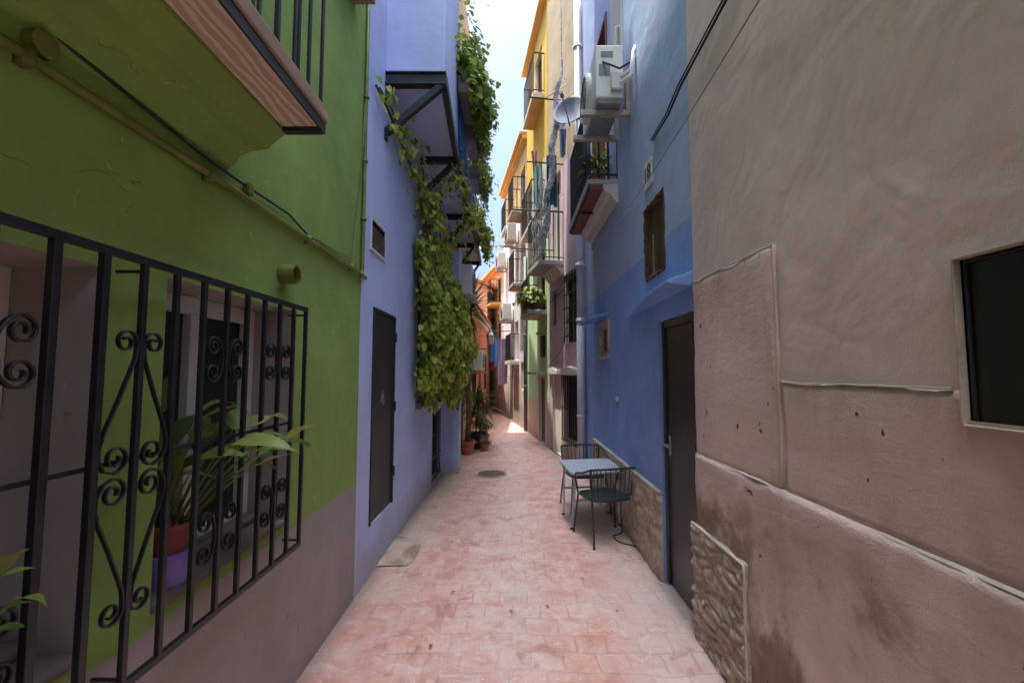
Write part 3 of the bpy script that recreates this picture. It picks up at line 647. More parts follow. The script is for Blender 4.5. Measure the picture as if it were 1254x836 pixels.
# bay on steel brackets
ey = .53; bz = 4.24; by0, by1 = 3.78, 5.27; ef = .46
def taper(b, Fr, s0, s1, z0, z1, e0, e1a, e1b, mi=0): b.hexa([Fr.p(s0, z0, e0), Fr.p(s1, z0, e0), Fr.p(s1, z0, e1b), Fr.p(s0, z0, e1a), Fr.p(s0, z1, e0), Fr.p(s1, z1, e0), Fr.p(s1, z1, e1b), Fr.p(s0, z1, e1a)], mi)
b = MB(); taper(b, LF, by0, by1, bz, HL-.01, -.02, ey, ef); bay = b.build('bay', M['lilac'], lh, bevel=.015)
b = MB(); b.fbox(LF, by0-.012, by0+.05, bz-.07, bz+.05, 0, ey+.012); b.fbox(LF, by0-.03, by0-.013, bz-.07, bz-.055, 0, ey+.012); b.fbox(LF, by0-.03, by0-.013, bz+.035, bz+.05, 0, ey+.012)
b.hexa([LF.p(by0+.051, bz-.07, ey-.04), LF.p(by1, bz-.07, ef-.04), LF.p(by1, bz-.07, ef+.014), LF.p(by0+.051, bz-.07, ey+.014), LF.p(by0+.051, bz+.05, ey-.04), LF.p(by1, bz+.05, ef-.04), LF.p(by1, bz+.05, ef+.014), LF.p(by0+.051, bz+.05, ey+.014)]); b.fbox(LF, by1-.06, by1+.01, bz-.075, bz-.002, 0, ef-.041)
for y, ee in ((by0+.01, ey), (by1-.03, ef)): b.bar(LF.p(y, bz-.07, ee-.03), LF.p(y, 3.74, .01), .06, .06)
b.fbox(LF, by0-.02, by0+.04, 3.67, 3.77, 0, .02); b.fbox(LF, by0-.01, by0+.04, bz-.2, bz-.071, 0, .03); b.build('steel_frame', M['iron2'], bay, bevel=.003)
# long balcony beyond the bay
def ex(y): return .46-.09*min(1, max(0, (y-5.27)/3.0))
b = MB(); BZ = 4.20; ye = 10.3
b.hexa([LF.p(by1+.012, BZ, -.02), LF.p(ye, BZ, -.02), LF.p(ye, BZ, ex(ye)), LF.p(by1+.012, BZ, ex(by1)), LF.p(by1+.012, BZ+.08, -.02), LF.p(ye, BZ+.08, -.02), LF.p(ye, BZ+.08, ex(ye)), LF.p(by1+.012, BZ+.08, ex(by1))])
lb = b.build('balcony', M['lilac'], lh)
b = MB()
b.bar(LF.p(by1+.02, BZ-.0, ex(by1)+.02), LF.p(ye, BZ-.0, ex(ye)+.02), .04, .16)
for y in (7.1, 8.74, 10.2):
    b.bar(LF.p(y, BZ-.045, 0), LF.p(y, BZ-.045, ex(y)), .06, .085); b.bar(LF.p(y, BZ-.08, ex(y)-.02), LF.p(y, BZ-.56, .02), .05, .05)
b.build('steel_frame', M['iron2'], lb, bevel=.003)
b = MB()
k = 0
for y in [by1+.05+.12*i for i in range(41)]: b.tube([LF.p(y, BZ+.08, ex(y)-.02), LF.p(y, BZ+1.05, ex(y)-.02)], .008, 6)
for z in (BZ+.15, BZ+1.05): b.bar(LF.p(by1+.02, z, ex(by1)-.02), LF.p(ye, z, ex(ye)-.02), .03, .03)
b.build('railing', M['blueshut'], lb)
b = MB(); pts = [LF.p(5.35, BZ+1.0, ex(5.35)+.012), LF.p(6.15, BZ+1.0, ex(6.15)+.012)]
o = cloth(pts[0], pts[1], .95, (.07, .22, .45), 'bright blue cloth tied along the lilac balcony railing beside the bay', group=None, folds=4, amp=.01, seed=4)

# --- foliage helpers
def leaf_cloud(lf, n, pick, size, out, jitter=.6):
    for _ in range(n):
        p, nn = pick(); nn = (Vector(nn)+Vector((random.uniform(-1, 1), random.uniform(-1, 1), random.uniform(-1, 1)))*jitter).normalized()
        lf.vleaf(p, nn, (random.uniform(-.5, .5), random.uniform(-.5, .5), -1), random.uniform(*size), random.uniform(-.1, .4))
random.seed(21)
vn = thing('climbing_vine', 'large green climbing vine hanging over the window of the lilac house', 'climbing plant', (XL, 6, 1.1))
lf = MB(); st = MB()
def vine_pick():
    while True:
        y = random.uniform(4.88, 7.35); t = (y-4.88)/2.47
        top = 3.10+.42*math.sin(min(1, t*1.3)*math.pi/2)-.5*max(0, t-.75)
        bot = 1.42-.25*t+.35*mn.noise(Vector((y*3.1, 0, 4)))+.22*mn.noise(Vector((y*9, 0, 1)))
        if t > .8: bot += (t-.8)*2.2
        z = random.uniform(bot, top); f = (z-bot)/(top-bot)
        bulge = (.10+.34*math.sin(min(1, .15+f*1.0)*math.pi)**.7)*(.45+.55*math.sin(min(1, .10+t*1.0)*math.pi*.62))
        cl = mn.noise(Vector((y*3.3, z*3.3, 2.2)))
        if cl < -.28 and random.random() < .75: continue
        bulge *= 1+.45*cl
        r = random.random()**.45
        e = .03+bulge*r
        nn = LF.n*(.8)+Vector((0, -.45, .45 if f > .6 else .1))
        return LF.p(y, z+random.uniform(-.02, .02), e), nn
leaf_cloud(lf, 8200, vine_pick, (.035, .095), .3)
for i in range(26):          # trailing tips
    y = random.uniform(5.0, 7.2); z = 1.5+.3*random.random(); L = random.uniform(.2, .55); q = LF.p(y, z, random.uniform(.05, .3)); pts = [q]
    for k in range(6): q = q+Vector((random.uniform(-.03, .03), random.uniform(-.03, .03), -L/6)); pts.append(q); lf.vleaf(q, LF.n+Vector((random.uniform(-.5, .5), -.6, .2)), (0, random.uniform(-.4, .4), -1), random.uniform(.04, .07))
    st.tube(pts, .003, 4)
path = [LF.p(3.42, 3.93, .03), LF.p(3.7, 3.9, .05), LF.p(4.0, 3.86, .05), LF.p(4.45, 3.80, .05), LF.p(4.9, 3.72, .06), LF.p(5.3, 3.4, .07), LF.p(5.6, 3.0, .08)]
st.tube(path, .012, 6); st.tube([p+Vector((.02, .03, .03*math.sin(i*2))) for i, p in enumerate(path)], .008, 6)
for i in range(14):
    y = random.uniform(5.1, 7.1); st.tube([LF.p(y, 3.2, .05), LF.p(y+random.uniform(-.2, .2), 2.3, .12), LF.p(y+random.uniform(-.3, .3), 1.4, .1)], [.008, .006, .003], 5)
def along_pick():
    t = random.random()**.55; k = t*(len(path)-1); i = min(int(k), len(path)-2); q = path[i].lerp(path[i+1], k-i)
    spread = .05+.16*t
    return q+Vector((abs(random.gauss(0, spread*.6)), random.gauss(0, .07), random.gauss(0, spread))), LF.n+Vector((0, -.6, .2))
leaf_cloud(lf, 300, along_pick, (.045, .08), .2)
def upper_pick():
    while True:
        y = random.uniform(4.75, 6.6); z = random.uniform(2.7, 3.95); lim = 3.95-.35*max(0, y-5.6)
        d = (y-4.75)*.9+(3.3-z)*.5
        if z < lim and random.random() < .25+.5*d and mn.noise(Vector((y*3.5, z*3.5, 6))) > -.12: return LF.p(y, z, .03+random.random()**2*.22), LF.n+Vector((0, -.5, .3))
leaf_cloud(lf, 420, upper_pick, (.045, .085), .2)
for i in range(9):
    y = random.uniform(4.9, 6.6); st.tube([LF.p(y, 4.1, .04), LF.p(y+.1*math.sin(i), 3.6, .06), LF.p(y+.15*math.sin(i*2), 3.0, .05)], [.006, .009, .008], 5)
def beam_pick():
    y = random.choice((5.3, 5.3, 7.1, 7.1, 8.74)); t = random.random(); q = LF.p(y, BZ-.5+.45*t, ex(y)*t)
    if random.random() < .4: q = LF.p(random.uniform(5.3, 7.8), BZ+random.uniform(-.1, .1), .46)
    return q+Vector((random.gauss(0, .06), random.gauss(0, .08), random.gauss(-.06, .08))), LF.n+Vector((0, -.8, .2))
leaf_cloud(lf, 420, beam_pick, (.04, .075), .2)
st.build('stems', M['bark'], vn, smooth=True); lf.build('foliage', M['vine'], vn)
# planters on the balcony rail
random.seed(33)
def planter(y, z, e, L, n, spread, hang, up, label, sz=(.04, .075)):
    t = thing('planter_box', label, 'planter', LF.p(y, z, e), 'planters on the lilac balcony')
    b = MB(); b.hexa([LF.p(y-L*.46, z, e-.07), LF.p(y+L*.46, z, e-.07), LF.p(y+L*.46, z, e+.07), LF.p(y-L*.46, z, e+.07), LF.p(y-L/2, z+.2, e-.09), LF.p(y+L/2, z+.2, e-.09), LF.p(y+L/2, z+.2, e+.09), LF.p(y-L/2, z+.2, e+.09)])
    b.build('box', M['greypot'], t, bevel=.01)
    lf = MB(); st = MB()
    def pick():
        s = random.gauss(0, .33)*L; q = random.random()
        if q < .45: dz = .2+abs(random.gauss(0, up*.6)); de = random.gauss(.02, spread*.5)
        else: dz = .22-random.random()**1.3*hang; de = .08+abs(random.gauss(0, spread*.55))
        return LF.p(y+s, z+dz, e+de), LF.n*.5+Vector((0, -.6, .5))
    leaf_cloud(lf, n, pick, sz, .2, .8)
    for i in range(16):
        s = random.gauss(0, .3)*L; q = LF.p(y+s, z+.2, e+.05); pts = [q]
        for k in range(5): q = q+Vector((random.uniform(-.01, .06), random.uniform(-.05, .05), random.uniform(-.10, .05)-.03*k)); pts.append(q); lf.vleaf(q, (.3, -.8, .4), (random.uniform(-1, 1), 0, -1), .035)
        st.tube(pts, .003, 4)
    st.build('stems', M['stem'], t); lf.build('foliage', M['planter'], t)
planter(5.4, 4.95, .56, .75, 2500, .19, .35, .55, 'nearest planter on the lilac balcony rail, thick with broad yellowish leaves', (.05, .09))
planter(6.35, 4.90, .54, .7, 900, .14, .15, .18, 'second planter on the lilac balcony rail, grey box under short grassy growth')
planter(7.25, 4.72, .52, .7, 900, .15, .3, .25, 'third planter on the lilac balcony rail, dark grey box with straggling stems')
planter(8.75, 4.25, .46, .8, 1200, .15, .55, .5, 'farthest planter on the lilac balcony, dark leaves trailing below the deck')
ac_unit(Frame((XL, 0), (XL, 1), 'L'), 8.0, 2.95, 'grey air conditioner on the left wall behind the vine and under the balcony', e0=.15)

# ------------------------------------------------------------------ CREAM, RED, PEACH, TAN houses on the left
OF = Frame((-1.16, 7.47), (-1.10, 11.2), 'L')
oh = thing('cream_house', 'narrow cream house behind the tall yucca and pots on the left', 'house', (-1.15, 9, 0))
facade(OF, 0, OF.len, 0, 10.5, 5, [(1.9, 2.7, 0, 2.1, .12), (.5, 1.1, 1.0, 2.0, .1)], [M['ochre']], oh)  # hidden upper wall, raised to keep direct sun off the paving
b = MB(); b.fbox(OF, 1.91, 2.69, .01, 2.09, -.118, -.06); b.build('door', M['browndoor'], oh, bevel=.01)
window(OF, .5, 1.1, 1.0, 2.0, -.095, oh, M['browndoor'], None, 2)
RD = Frame((-1.10, 11.21), (-.96, 17.2), 'L')
rh = thing('red_house', 'low orange-red house with a pale cornice, beyond the potted plants', 'house', (-1.05, 14, 0))
facade(RD, 0, RD.len, 0, 3.1, 5, [(.8, 1.6, 1.0, 2.2, .1), (2.6, 3.4, 0, 2.2, .12), (4.4, 5.1, 1.0, 2.2, .1)], [M['red']], rh)
window(RD, .8, 1.6, 1.0, 2.2, -.095, rh, M['browndoor'], None, 2); bars(RD, .8, 1.6, 1.0, 2.2, .03, rh, 7)
window(RD, 4.4, 5.1, 1.0, 2.2, -.095, rh, M['browndoor'], None, 2); bars(RD, 4.4, 5.1, 1.0, 2.2, .03, rh, 7)
b = MB(); b.fbox(RD, 2.61, 3.39, .01, 2.19, -.118, -.06); b.build('door', M['browndoor'], rh, bevel=.01)
b = MB(); b.fbox(RD, -.005, RD.len+.005, 3.10, 3.24, -.1, .10); b.fbox(RD, 0, RD.len, 3.241, 3.34, -.1, .16); b.build('cornice', M['peach'], rh, bevel=.02)
b = MB(); b.fbox(RD, .01, 3.8, 3.0, 9.0, -4.99, -.8); b.build('shade_storey', M['peach'], rh)  # storey added behind the roofline to keep sun off the far paving
b = MB(); b.hexa([RD.p(-.05, 3.345, .2), RD.p(RD.len+.05, 3.345, .2), RD.p(RD.len+.05, 4.3, -5), RD.p(-.05, 4.3, -5), RD.p(-.05, 3.40, .2), RD.p(RD.len+.05, 3.40, .2), RD.p(RD.len+.05, 4.36, -5), RD.p(-.05, 4.36, -5)]); b.build('roof', M['tile'], rh)
PH = Frame((-.98, 17.3), (-.62, 22.3), 'L')
ph = thing('peach_house', 'tall peach house with red tiled eaves standing above the red house', 'house', (-.9, 19, 0))
pops = [(.5, 1.2, 2.9, 4.3, .1), (2.2, 2.9, 2.9, 4.3, .1), (3.7, 4.3, 2.9, 4.3, .1), (.9, 1.8, 0, 2.2, .12), (2.8, 3.5, .9, 2.1, .1)]
facade(PH, 0, PH.len, 0, 5.0, 6, pops, [M['peach']], ph)
for o in pops[:3]: window(PH, *o[:4], -.095, ph, M['white_pvc'], None, 2)
window(PH, *pops[4][:4], -.095, ph, M['browndoor'], None, 2)
b = MB(); b.fbox(PH, .91, 1.79, .01, 2.19, -.118, -.06); b.build('door', M['browndoor'], ph)
for o in pops[:3]:
    for sdd in (-1, 1):
        c = o[0]-.32 if sdd < 0 else o[1]+.02; b = MB(); b.fbox(PH, c, c+.30, o[2], o[3], .003, .035); b.build('shutter', M['board'], ph)
b = MB(); b.prism([PH.p(.004, 5.0, .0), PH.p(.004, 5.0, -6), PH.p(.004, 6.35, -3.4)], PH.u*(PH.len-.008)); b.build('gable', M['peach'], ph)
b = MB()
for (e0_, z0_, e1_, z1_) in ((.34, 4.87, -3.4, 6.36), (-6.3, 4.87, -3.4, 6.36)):
    b.hexa([PH.p(-.12, z0_+.02, e0_), PH.p(PH.len+.1, z0_+.02, e0_), PH.p(PH.len+.1, z1_+.02, e1_), PH.p(-.12, z1_+.02, e1_), PH.p(-.12, z0_+.12, e0_), PH.p(PH.len+.1, z0_+.12, e0_), PH.p(PH.len+.1, z1_+.12, e1_), PH.p(-.12, z1_+.12, e1_)])
b.build('roof', M['tile'], ph)
b = MB(); b.fbox(PH, -.06, PH.len, 4.78, 4.87, 0, .2); b.build('cornice', M['peach'], ph, bevel=.02)
TF = Frame((-3.5, 24.5), (1.6, 22.8), 'R')
TF.n = Vector((-abs(TF.u.y)*0-.30, -.954, 0)).normalized(); TF.n = Vector((TF.u.y, -TF.u.x, 0))
th_ = thing('tan_house', 'tan house closing the far end of the alley', 'house', (-1, 23.7, 0))
tops = [(2.2, 2.8, 2.6, 3.9, .1), (3.1, 3.7, 2.6, 3.9, .1), (2.6, 3.3, 0, 2.1, .12), (1.2, 1.8, 2.6, 3.9, .1)]
facade(TF, 0, TF.len, 0, 4.9, 5, tops, [M['tan']], th_)
for o in (tops[0], tops[1], tops[3]): window(TF, *o[:4], -.095, th_, M['browndoor'], None, 2)
b = MB(); b.fbox(TF, 2.61, 3.29, .01, 2.09, -.118, -.06); b.build('door', M['browndoor'], th_)
b = MB(); b.hexa([TF.p(-.1, 4.85, .35), TF.p(TF.len+.1, 4.85, .35), TF.p(TF.len+.1, 6.0, -3), TF.p(-.1, 6.0, -3), TF.p(-.1, 4.95, .35), TF.p(TF.len+.1, 4.95, .35), TF.p(TF.len+.1, 6.1, -3), TF.p(-.1, 6.1, -3)]); b.build('roof', M['tile'], th_)
ac_unit(RD, .25, 1.62, 'cream air conditioner low on the red house beside the yucca leaves', e0=.08, w=.8, h=.55)

# street lantern on its bracket
def lantern(F, s, z, e, label):
    t = thing('street_lantern', label, 'street lamp', F.p(s, z, 0)); c = F.p(s, z, e)
    b = MB(); b.tube([F.p(s, z-.12, 0), F.p(s, z-.12, e*.5), F.p(s, z-.10, e*.9), F.p(s, z-.02, e)], .012, 8); b.tube([F.p(s, z-.36, 0), F.p(s, z-.30, e*.3), F.p(s, z-.13, e*.55)], .009, 8); b.fbox(F, s-.03, s+.03, z-.42, z-.06, 0, .015); b.build('bracket', M['iron'], t)
    g = MB(); g.lathe([(.07, .0), (.12, .26)], c, 6); g.build('lamp_glass', M['lampglass'], t)
    b = MB(); b.lathe([(.16, .262), (.15, .285), (.06, .40), (.05, .43), (.06, .44), (.02, .47), (.012, .52)], c, 6); b.build('cap', M['iron'], t)
    b = MB(); b.lathe([(.03, -.03), (.075, -.02), (.075, -.002)], c, 6)
    for k in range(6):
        a = 2*math.pi*k/6; b.tube([c+Vector((.072*math.cos(a), .072*math.sin(a), 0)), c+Vector((.123*math.cos(a), .123*math.sin(a), .262))], .006, 5)
    b.build('cage', M['iron'], t)
lantern(RD, 2.0, 2.42, .42, 'black street lantern on an iron bracket over the red house')

# yucca and potted plants by the pier
random.seed(8)
def pot_at(t, c, r, h, mat):
    b = MB(); b.lathe([(r*.72, 0), (r*.95, h*.82), (r*1.06, h*.83), (r*1.06, h), (r*.92, h), (r*.90, h*.9)], c, 28); b.build('pot', mat, t)
    b = MB(); b.lathe([(r*.9, h*.84), (r*.9, h*.9)], c, 20); b.build('soil', M['soil'], t)
yc = Vector((-.884, 8.82, .0)); t = thing('potted_yucca', 'tall yucca with a shaggy trunk in a terracotta pot beside the lilac pier', 'potted plant', yc)
pot_at(t, yc, .155, .26, M['terracotta'])
tr = MB(); top = yc+Vector((.09, .3, 2.95)); pts = [yc+Vector((.02*math.sin(i), .3*i/9, .2+2.75*i/9)) for i in range(10)]; top = pts[-1]
tr.tube(pts, [.055-.002*i for i in range(10)], 9); tr.build('trunk', M['bark'], t, smooth=True)
lf = MB()
for i in range(85):
    a = random.random()*6.283; el = random.uniform(-.5, 1.45); d = (math.cos(a)*math.cos(el), math.sin(a)*math.cos(el), math.sin(el))
    lf.blade(top+Vector((0, 0, random.uniform(-.15, .1))), d, (0, 0, 1), random.uniform(.45, .75), .045, random.uniform(.1, .6), .3, 6)
lf.build('leaves', M['yucca'], t)
dl = MB()
for i in range(150):
    k = random.uniform(3.0, 8.6); j = int(k); q = pts[j].lerp(pts[j+1], k-j); a = random.random()*6.283
    dl.blade(q, (math.cos(a)*.5, math.sin(a)*.5, -.6), (0, 0, 1), random.uniform(.25, .5), .035, .8, .3, 4)
dl.build('dry_leaves', M['deadleaf'], t)
def bushy(name, c, r, h, mat, label, n, kind, hgt, leaf=('fern', .45, .03), grp='potted plants by the left wall', cat='potted plant'):
    c = Vector(c); t = thing(name, label, cat, c, grp); pot_at(t, c, r, h, mat); lf = MB(); st = MB()
    if kind == 'cane':
        for j in range(4):
            q = c+Vector((random.uniform(-.06, .06), random.uniform(-.06, .06), h*.85)); e = q+Vector((random.uniform(-.12, .15), random.uniform(-.1, .1), hgt*random.uniform(.5, .9))); st.tube([q, q.lerp(e, .5)+Vector((.02, 0, 0)), e], .014, 6)
            for i in range(n//4):
                a = random.random()*6.283; el = random.uniform(-.4, 1.3); p = q.lerp(e, random.uniform(.55, 1))
                lf.blade(p, (math.cos(a)*math.cos(el), math.sin(a)*math.cos(el), math.sin(el)), (0, 0, 1), random.uniform(.6, 1.1)*leaf[1], leaf[2], random.uniform(.3, 1.2), .3, 6)
    else:
        for i in range(n):
            a = random.random()*6.283; el = random.uniform(.1, 1.4); q = c+Vector((random.gauss(0, r*.35), random.gauss(0, r*.35), h*.9)); d = Vector((math.cos(a)*math.cos(el), math.sin(a)*math.cos(el), math.sin(el))); e = q+d*hgt*random.uniform(.4, 1); st.tube([q, e], .003, 4)
            for k in range(4): lf.vleaf(q.lerp(e, random.uniform(.35, 1)), d+Vector((0, -.5, random.uniform(-.5, .8))), (random.uniform(-1, 1), random.uniform(-1, 1), -.6), leaf[1]*random.uniform(.7, 1.2))
    if st.v: st.build('stems', M['bark'], t)
    lf.build('foliage', M[leaf[0]], t); return t
bushy('potted_palm', (-.72, 9.55, 0), .19, .33, M['blackpot'], 'bushy long-leaved plant in a black pot behind the terracotta pot', 130, 'cane', 1.1, ('yucca', .6, .045))
bushy('potted_plant', (-.72, 11.2, 0), .13, .24, M['terracotta'], 'small flowering plant in a terracotta pot farther along the left wall', 60, 'bush', .35, ('fern', .06, 0))
bushy('potted_plant', (-.56, 9.2, 0), .09, .13, M['terracotta'], 'low dry straggly plant in a small pot in front of the black pot', 40, 'bush', .28, ('deadleaf', .05, 0)).location.x += 0

# ------------------------------------------------------------------ PINK HOUSE (right, nearest)
pk = thing('pink_house', 'pink roughcast house with a stepped plaster base, nearest on the right', 'house', (XR, 1, 0))
pw = (.66, 1.145, 1.485, 1.912)
facade(RF, -4.9, 2.835, 0, 4.5, 6, [(*pw, .035), (-3.2, -2.2, 0, 2.1, .12)], [M['pink']], pk)
b = MB(); b.fbox(RF, -3.19, -2.21, .01, 2.09, -.118, -.06); b.build('door', M['browndoor'], pk)
b = MB(); b.fbox(RF, pw[0]+.002, pw[1]-.002, pw[2]+.002, pw[3]-.002, -.034, -.012); b.build('dark_pane', M['glassbrown'], pk)
b = MB(); q2 = .009
b.fbox(RF, pw[1]-q2, pw[1]-.003, pw[2]+.003, pw[3]-.003, -.0119, -.002); b.fbox(RF, pw[0]+.003, pw[1]-q2, pw[2]+.003, pw[2]+q2, -.0119, -.0025); b.fbox(RF, pw[0]+.003, pw[1]-q2, pw[3]-q2, pw[3]-.003, -.0119, -.0025); b.build('window_frame', M['iron2'], pk, bevel=.002)
b = MB(); q = .006
b.fbox(RF, pw[0]-q, pw[0], pw[2]-q, pw[3]+q, -.01, .020); b.fbox(RF, pw[1], pw[1]+q, pw[2]-q, pw[3]+q, -.01, .0205); b.fbox(RF, pw[0], pw[1], pw[2]-q, pw[2], -.01, .020); b.fbox(RF, pw[0], pw[1], pw[3], pw[3]+q, -.01, .020); b.build('window_surround', M['stonecap'], pk, bevel=.002)
for (a0, a1, c0, c1, e, sk_) in ((-3.1, 1.93, 1.113, 1.572, .010, (pw[0], pw[1], pw[2], 9)), (1.945, 2.832, 1.113, 2.19, .016, None)):
    rough_panel(RF, a0, a1, c0, c1, e, .008, plast_fn, M['roughcast'], pk, 'roughcast_panel', .025, skip=sk_)
rough_panel(RF, -3.1, 2.834, 0, 1.108, .030, .012, plast_fn, M['roughcast'], pk, 'dado', .025)
rough_panel(RF, 2.22, 2.842, 0, .675, .048, .020, stone_fn, M['stone'], pk, 'stone_cladding', .008)
# pale ridge where the dado ends
b = MB(); vs = []; k = 140
for i in range(k+1):
    s = -3.1+5.935*i/k; a = .006*mn.noise(Vector((s*6, 1, 1))); d = .005*mn.noise(Vector((s*11, 5, 1)))
    vs += [RF.p(s, 1.104+a*.5, .016), RF.p(s, 1.106+a*.5, .0205+d*.5), RF.p(s, 1.110+a*.5, .018+d*.5), RF.p(s, 1.116+a*.5, .006)]
b.add(vs, [(4*i+j, 4*i+j+1, 4*i+5+j, 4*i+4+j) for i in range(k) for j in range(3)]); b.build('plaster_ridge', M['trim'], pk, smooth=True)
def ridge(pts, w, e, name='plaster_ridge'):
    b = MB(); P = []
    n = 40
    for i in range(n+1):
        t = i/n*(len(pts)-1); j = min(int(t), len(pts)-2); f = t-j; s = pts[j][0]*(1-f)+pts[j+1][0]*f; z = pts[j][1]*(1-f)+pts[j+1][1]*f
        P.append(RF.p(s+.004*mn.noise(Vector((s*15, z*15, 3))), z+.004*mn.noise(Vector((s*15, z*15, 8))), e))
    b.tube(P, [w*(1+.4*mn.noise(q*12)) for q in P], 6); return b.build(name, M['trim'], pk, smooth=True)
ridge([(1.942, 1.13), (1.942, 2.19), (2.83, 2.192)], .0035, .013)
ridge([(-3, 1.575), (.62, 1.575)], .0035, .008); ridge([(1.18, 1.575), (1.93, 1.575)], .0035, .008)
ridge([(2.215, .02), (2.215, .68), (2.835, .682)], .007, .054)

BF = Frame((2.5, -4.95), (-2.5, -4.95), 'R'); BF.n = Vector((0, 1, 0))
kh = thing('back_shade_house', 'unseen ochre house added behind the viewer to shade the near alley', 'house', (0, -4.95, 0))
facade(BF, 0, 5, 0, 3.4, 5, [(2.1, 2.9, 0, 2.1, .12)], [M['ochre']], kh)  # back house added out of view to darken the near alley
b = MB(); b.fbox(BF, 2.11, 2.89, .01, 2.09, -.118, -.06); b.build('door', M['browndoor'], kh)
# cables on the right
b = MB()
P = [RF.p(*RF.at(905, -30), .02), RF.p(*RF.at(893, 2), .02), RF.p(*RF.at(868, 50), .025), RF.p(*RF.at(838, 105), .025), RF.p(*RF.at(822, 140), .02), RF.p(*RF.at(801, 172), .01)]
b.tube(P, .009, 6); b.tube([p+Vector((-.012, .02, .012)) for p in P], .006, 6)
tag(b.build('cable_bundle', M['cable'], smooth=True), 'dark bundle of cables running up the seam of the blue and pink walls', 'cable')
b = MB(); a = RF.p(*RF.at(950, -6), .06); c = RF.p(*RF.at(711, 322), .10); q = [a.lerp(c, i/30)+Vector((0, 0, -.22*math.sin(math.pi*i/30)*(1-.0*i/30))) for i in range(31)]
first = RF.p(-1.5, 3.55, .04)
c2 = MB(); c2.tube([MF_.p(.05, 8.8, .05), MF_.p(.10, 7.0, .06), MF_.p(.06, 5.4, .05), MF_.p(.04, 4.2, .05), MF_.p(.08, 3.3, .04), MF_.p(.9, 3.18, .03), MF_.p(2.1, 3.05, .03)], .009, 6); c2.tube([MF_.p(.11, 8.8, .04), MF_.p(.13, 6.0, .05), MF_.p(.15, 3.22, .04), MF_.p(1.2, 2.0, .05), MF_.p(2.2, 1.75, .03)], .006, 6)
tag(c2.build('cable_bundle', M['cable'], smooth=True), 'grey cables dropping beside the drainpipe and crossing the mauve wall', 'cable')
b.tube([first.lerp(a, i/8) for i in range(8)]+q, .0055, 6)
tag(b.build('overhead_wire', M['cablew'], smooth=True), 'single thin pale wire slung along the pink and blue walls', 'wire')

# ------------------------------------------------------------------ BLUE HOUSE
bh = thing('blue_house', 'two-tone blue house with stone base and dark metal door', 'house', (XR, 5, 0))
bd = (2.845, 3.53, 0, 2.02)
hole = (3.35, 3.83, 2.415, 3.043)
sw_ = (5.35, 5.83, 1.83, 2.22)
bw = (5.2, 6.2, 3.74, 6.1)
facade(RF, 2.838, 7.1, 0, 7.8, 6, [(*bd, .09), (*hole, .06, 1), (*sw_, .08), (*bw, .22)], [M['blue'], M['hole']], bh)
b = MB(); b.fbox(RF, bd[0]+.003, bd[0]+.05, .004, bd[3]-.003, -.088, -.02); b.fbox(RF, bd[1]-.05, bd[1]-.003, .004, bd[3]-.003, -.088, -.02); b.fbox(RF, bd[0]+.05, bd[1]-.05, bd[3]-.06, bd[3]-.003, -.088, -.021); b.build('door_frame', M['doormetal'], bh, bevel=.004)
b = MB(); b.fbox(RF, bd[0]+.053, bd[1]-.053, .012, bd[3]-.063, -.08, -.036); d = b.build('door', M['doormetal'], bh, bevel=.004)
b = MB(); hs = bd[1]-.10; b.tube([RF.p(hs, 1.06, -.036), RF.p(hs, 1.06, .012), RF.p(hs-.015, 1.06, .016), RF.p(hs-.12, 1.058, .016)], .009, 8); b.fbox(RF, hs-.02, hs+.02, .98, 1.13, -.035, -.029); b.build('handle', M['bracket'], d)
for z in (.35, 1.05, 1.85): b = MB(); b.tube([RF.p(bd[0]+.052, z, -.02), RF.p(bd[0]+.052, z+.1, -.02)], .012, 8); b.build('hinge', M['iron2'], d)
b = MB()      # hood over the door
b.add([RF.p(2.842, 2.28, -.01), RF.p(4.5, 2.215, -.01), RF.p(4.42, 2.17, .015), RF.p(3.30, 2.20, .17), RF.p(2.842, 2.215, .17), RF.p(2.842, 2.178, -.01), RF.p(4.45, 2.165, -.01), RF.p(3.30, 2.18, .168), RF.p(2.842, 2.195, .168)],
      [(0, 4, 3, 2, 1), (4, 8, 7, 3), (3, 7, 2), (2, 7, 6), (1, 2, 6), (8, 5, 6, 7), (0, 5, 8, 4), (0, 1, 6, 5)])
b.build('door_hood', M['bluehood'], bh, bevel=.006)
b = MB(); random.seed(2)
for (c0, c1, a, bb) in (('s', hole[0], hole[2], hole[3]), ('s', hole[1], hole[2], hole[3]), ('z', hole[2], hole[0], hole[1]), ('z', hole[3], hole[0], hole[1])):
    n = 14; P = []
    for i in range(n+1):
        t = a+(bb-a)*i/n; P.append(RF.p(c1+random.uniform(-.008, .008), t, -.006) if c0 == 's' else RF.p(t, c1+random.uniform(-.008, .008), -.006))
    b.tube(P, [random.uniform(.010, .024) for _ in P], 6)
b.build('broken_edge', M['hole'], bh)
b = MB(); b.fbox(RF, hole[0]+.05, hole[1]-.03, hole[2]+.012, hole[2]+.030, -.058, -.045); b.fbox(RF, hole[1]-.06, hole[1]-.045, hole[2]+.02, hole[2]+.4, -.058, -.046); b.build('board_battens', M['stonecap'], bh)
w = window(RF, *sw_, -.05, bh, M['stonecap'], M['glass'], 1, .05)
b = MB(); b.fbox(RF, sw_[0]-.05, sw_[1]+.05, sw_[2]-.045, sw_[2]-.002, -.01, .035); b.fbox(RF, sw_[0]-.05, sw_[0]-.002, sw_[2], sw_[3]+.04, -.01, .02); b.fbox(RF, sw_[1]+.002, sw_[1]+.05, sw_[2], sw_[3]+.04, -.01, .02); b.fbox(RF, sw_[0], sw_[1], sw_[3]+.002, sw_[3]+.04, -.01, .02); b.build('window_surround', M['stonecap'], bh, bevel=.006)
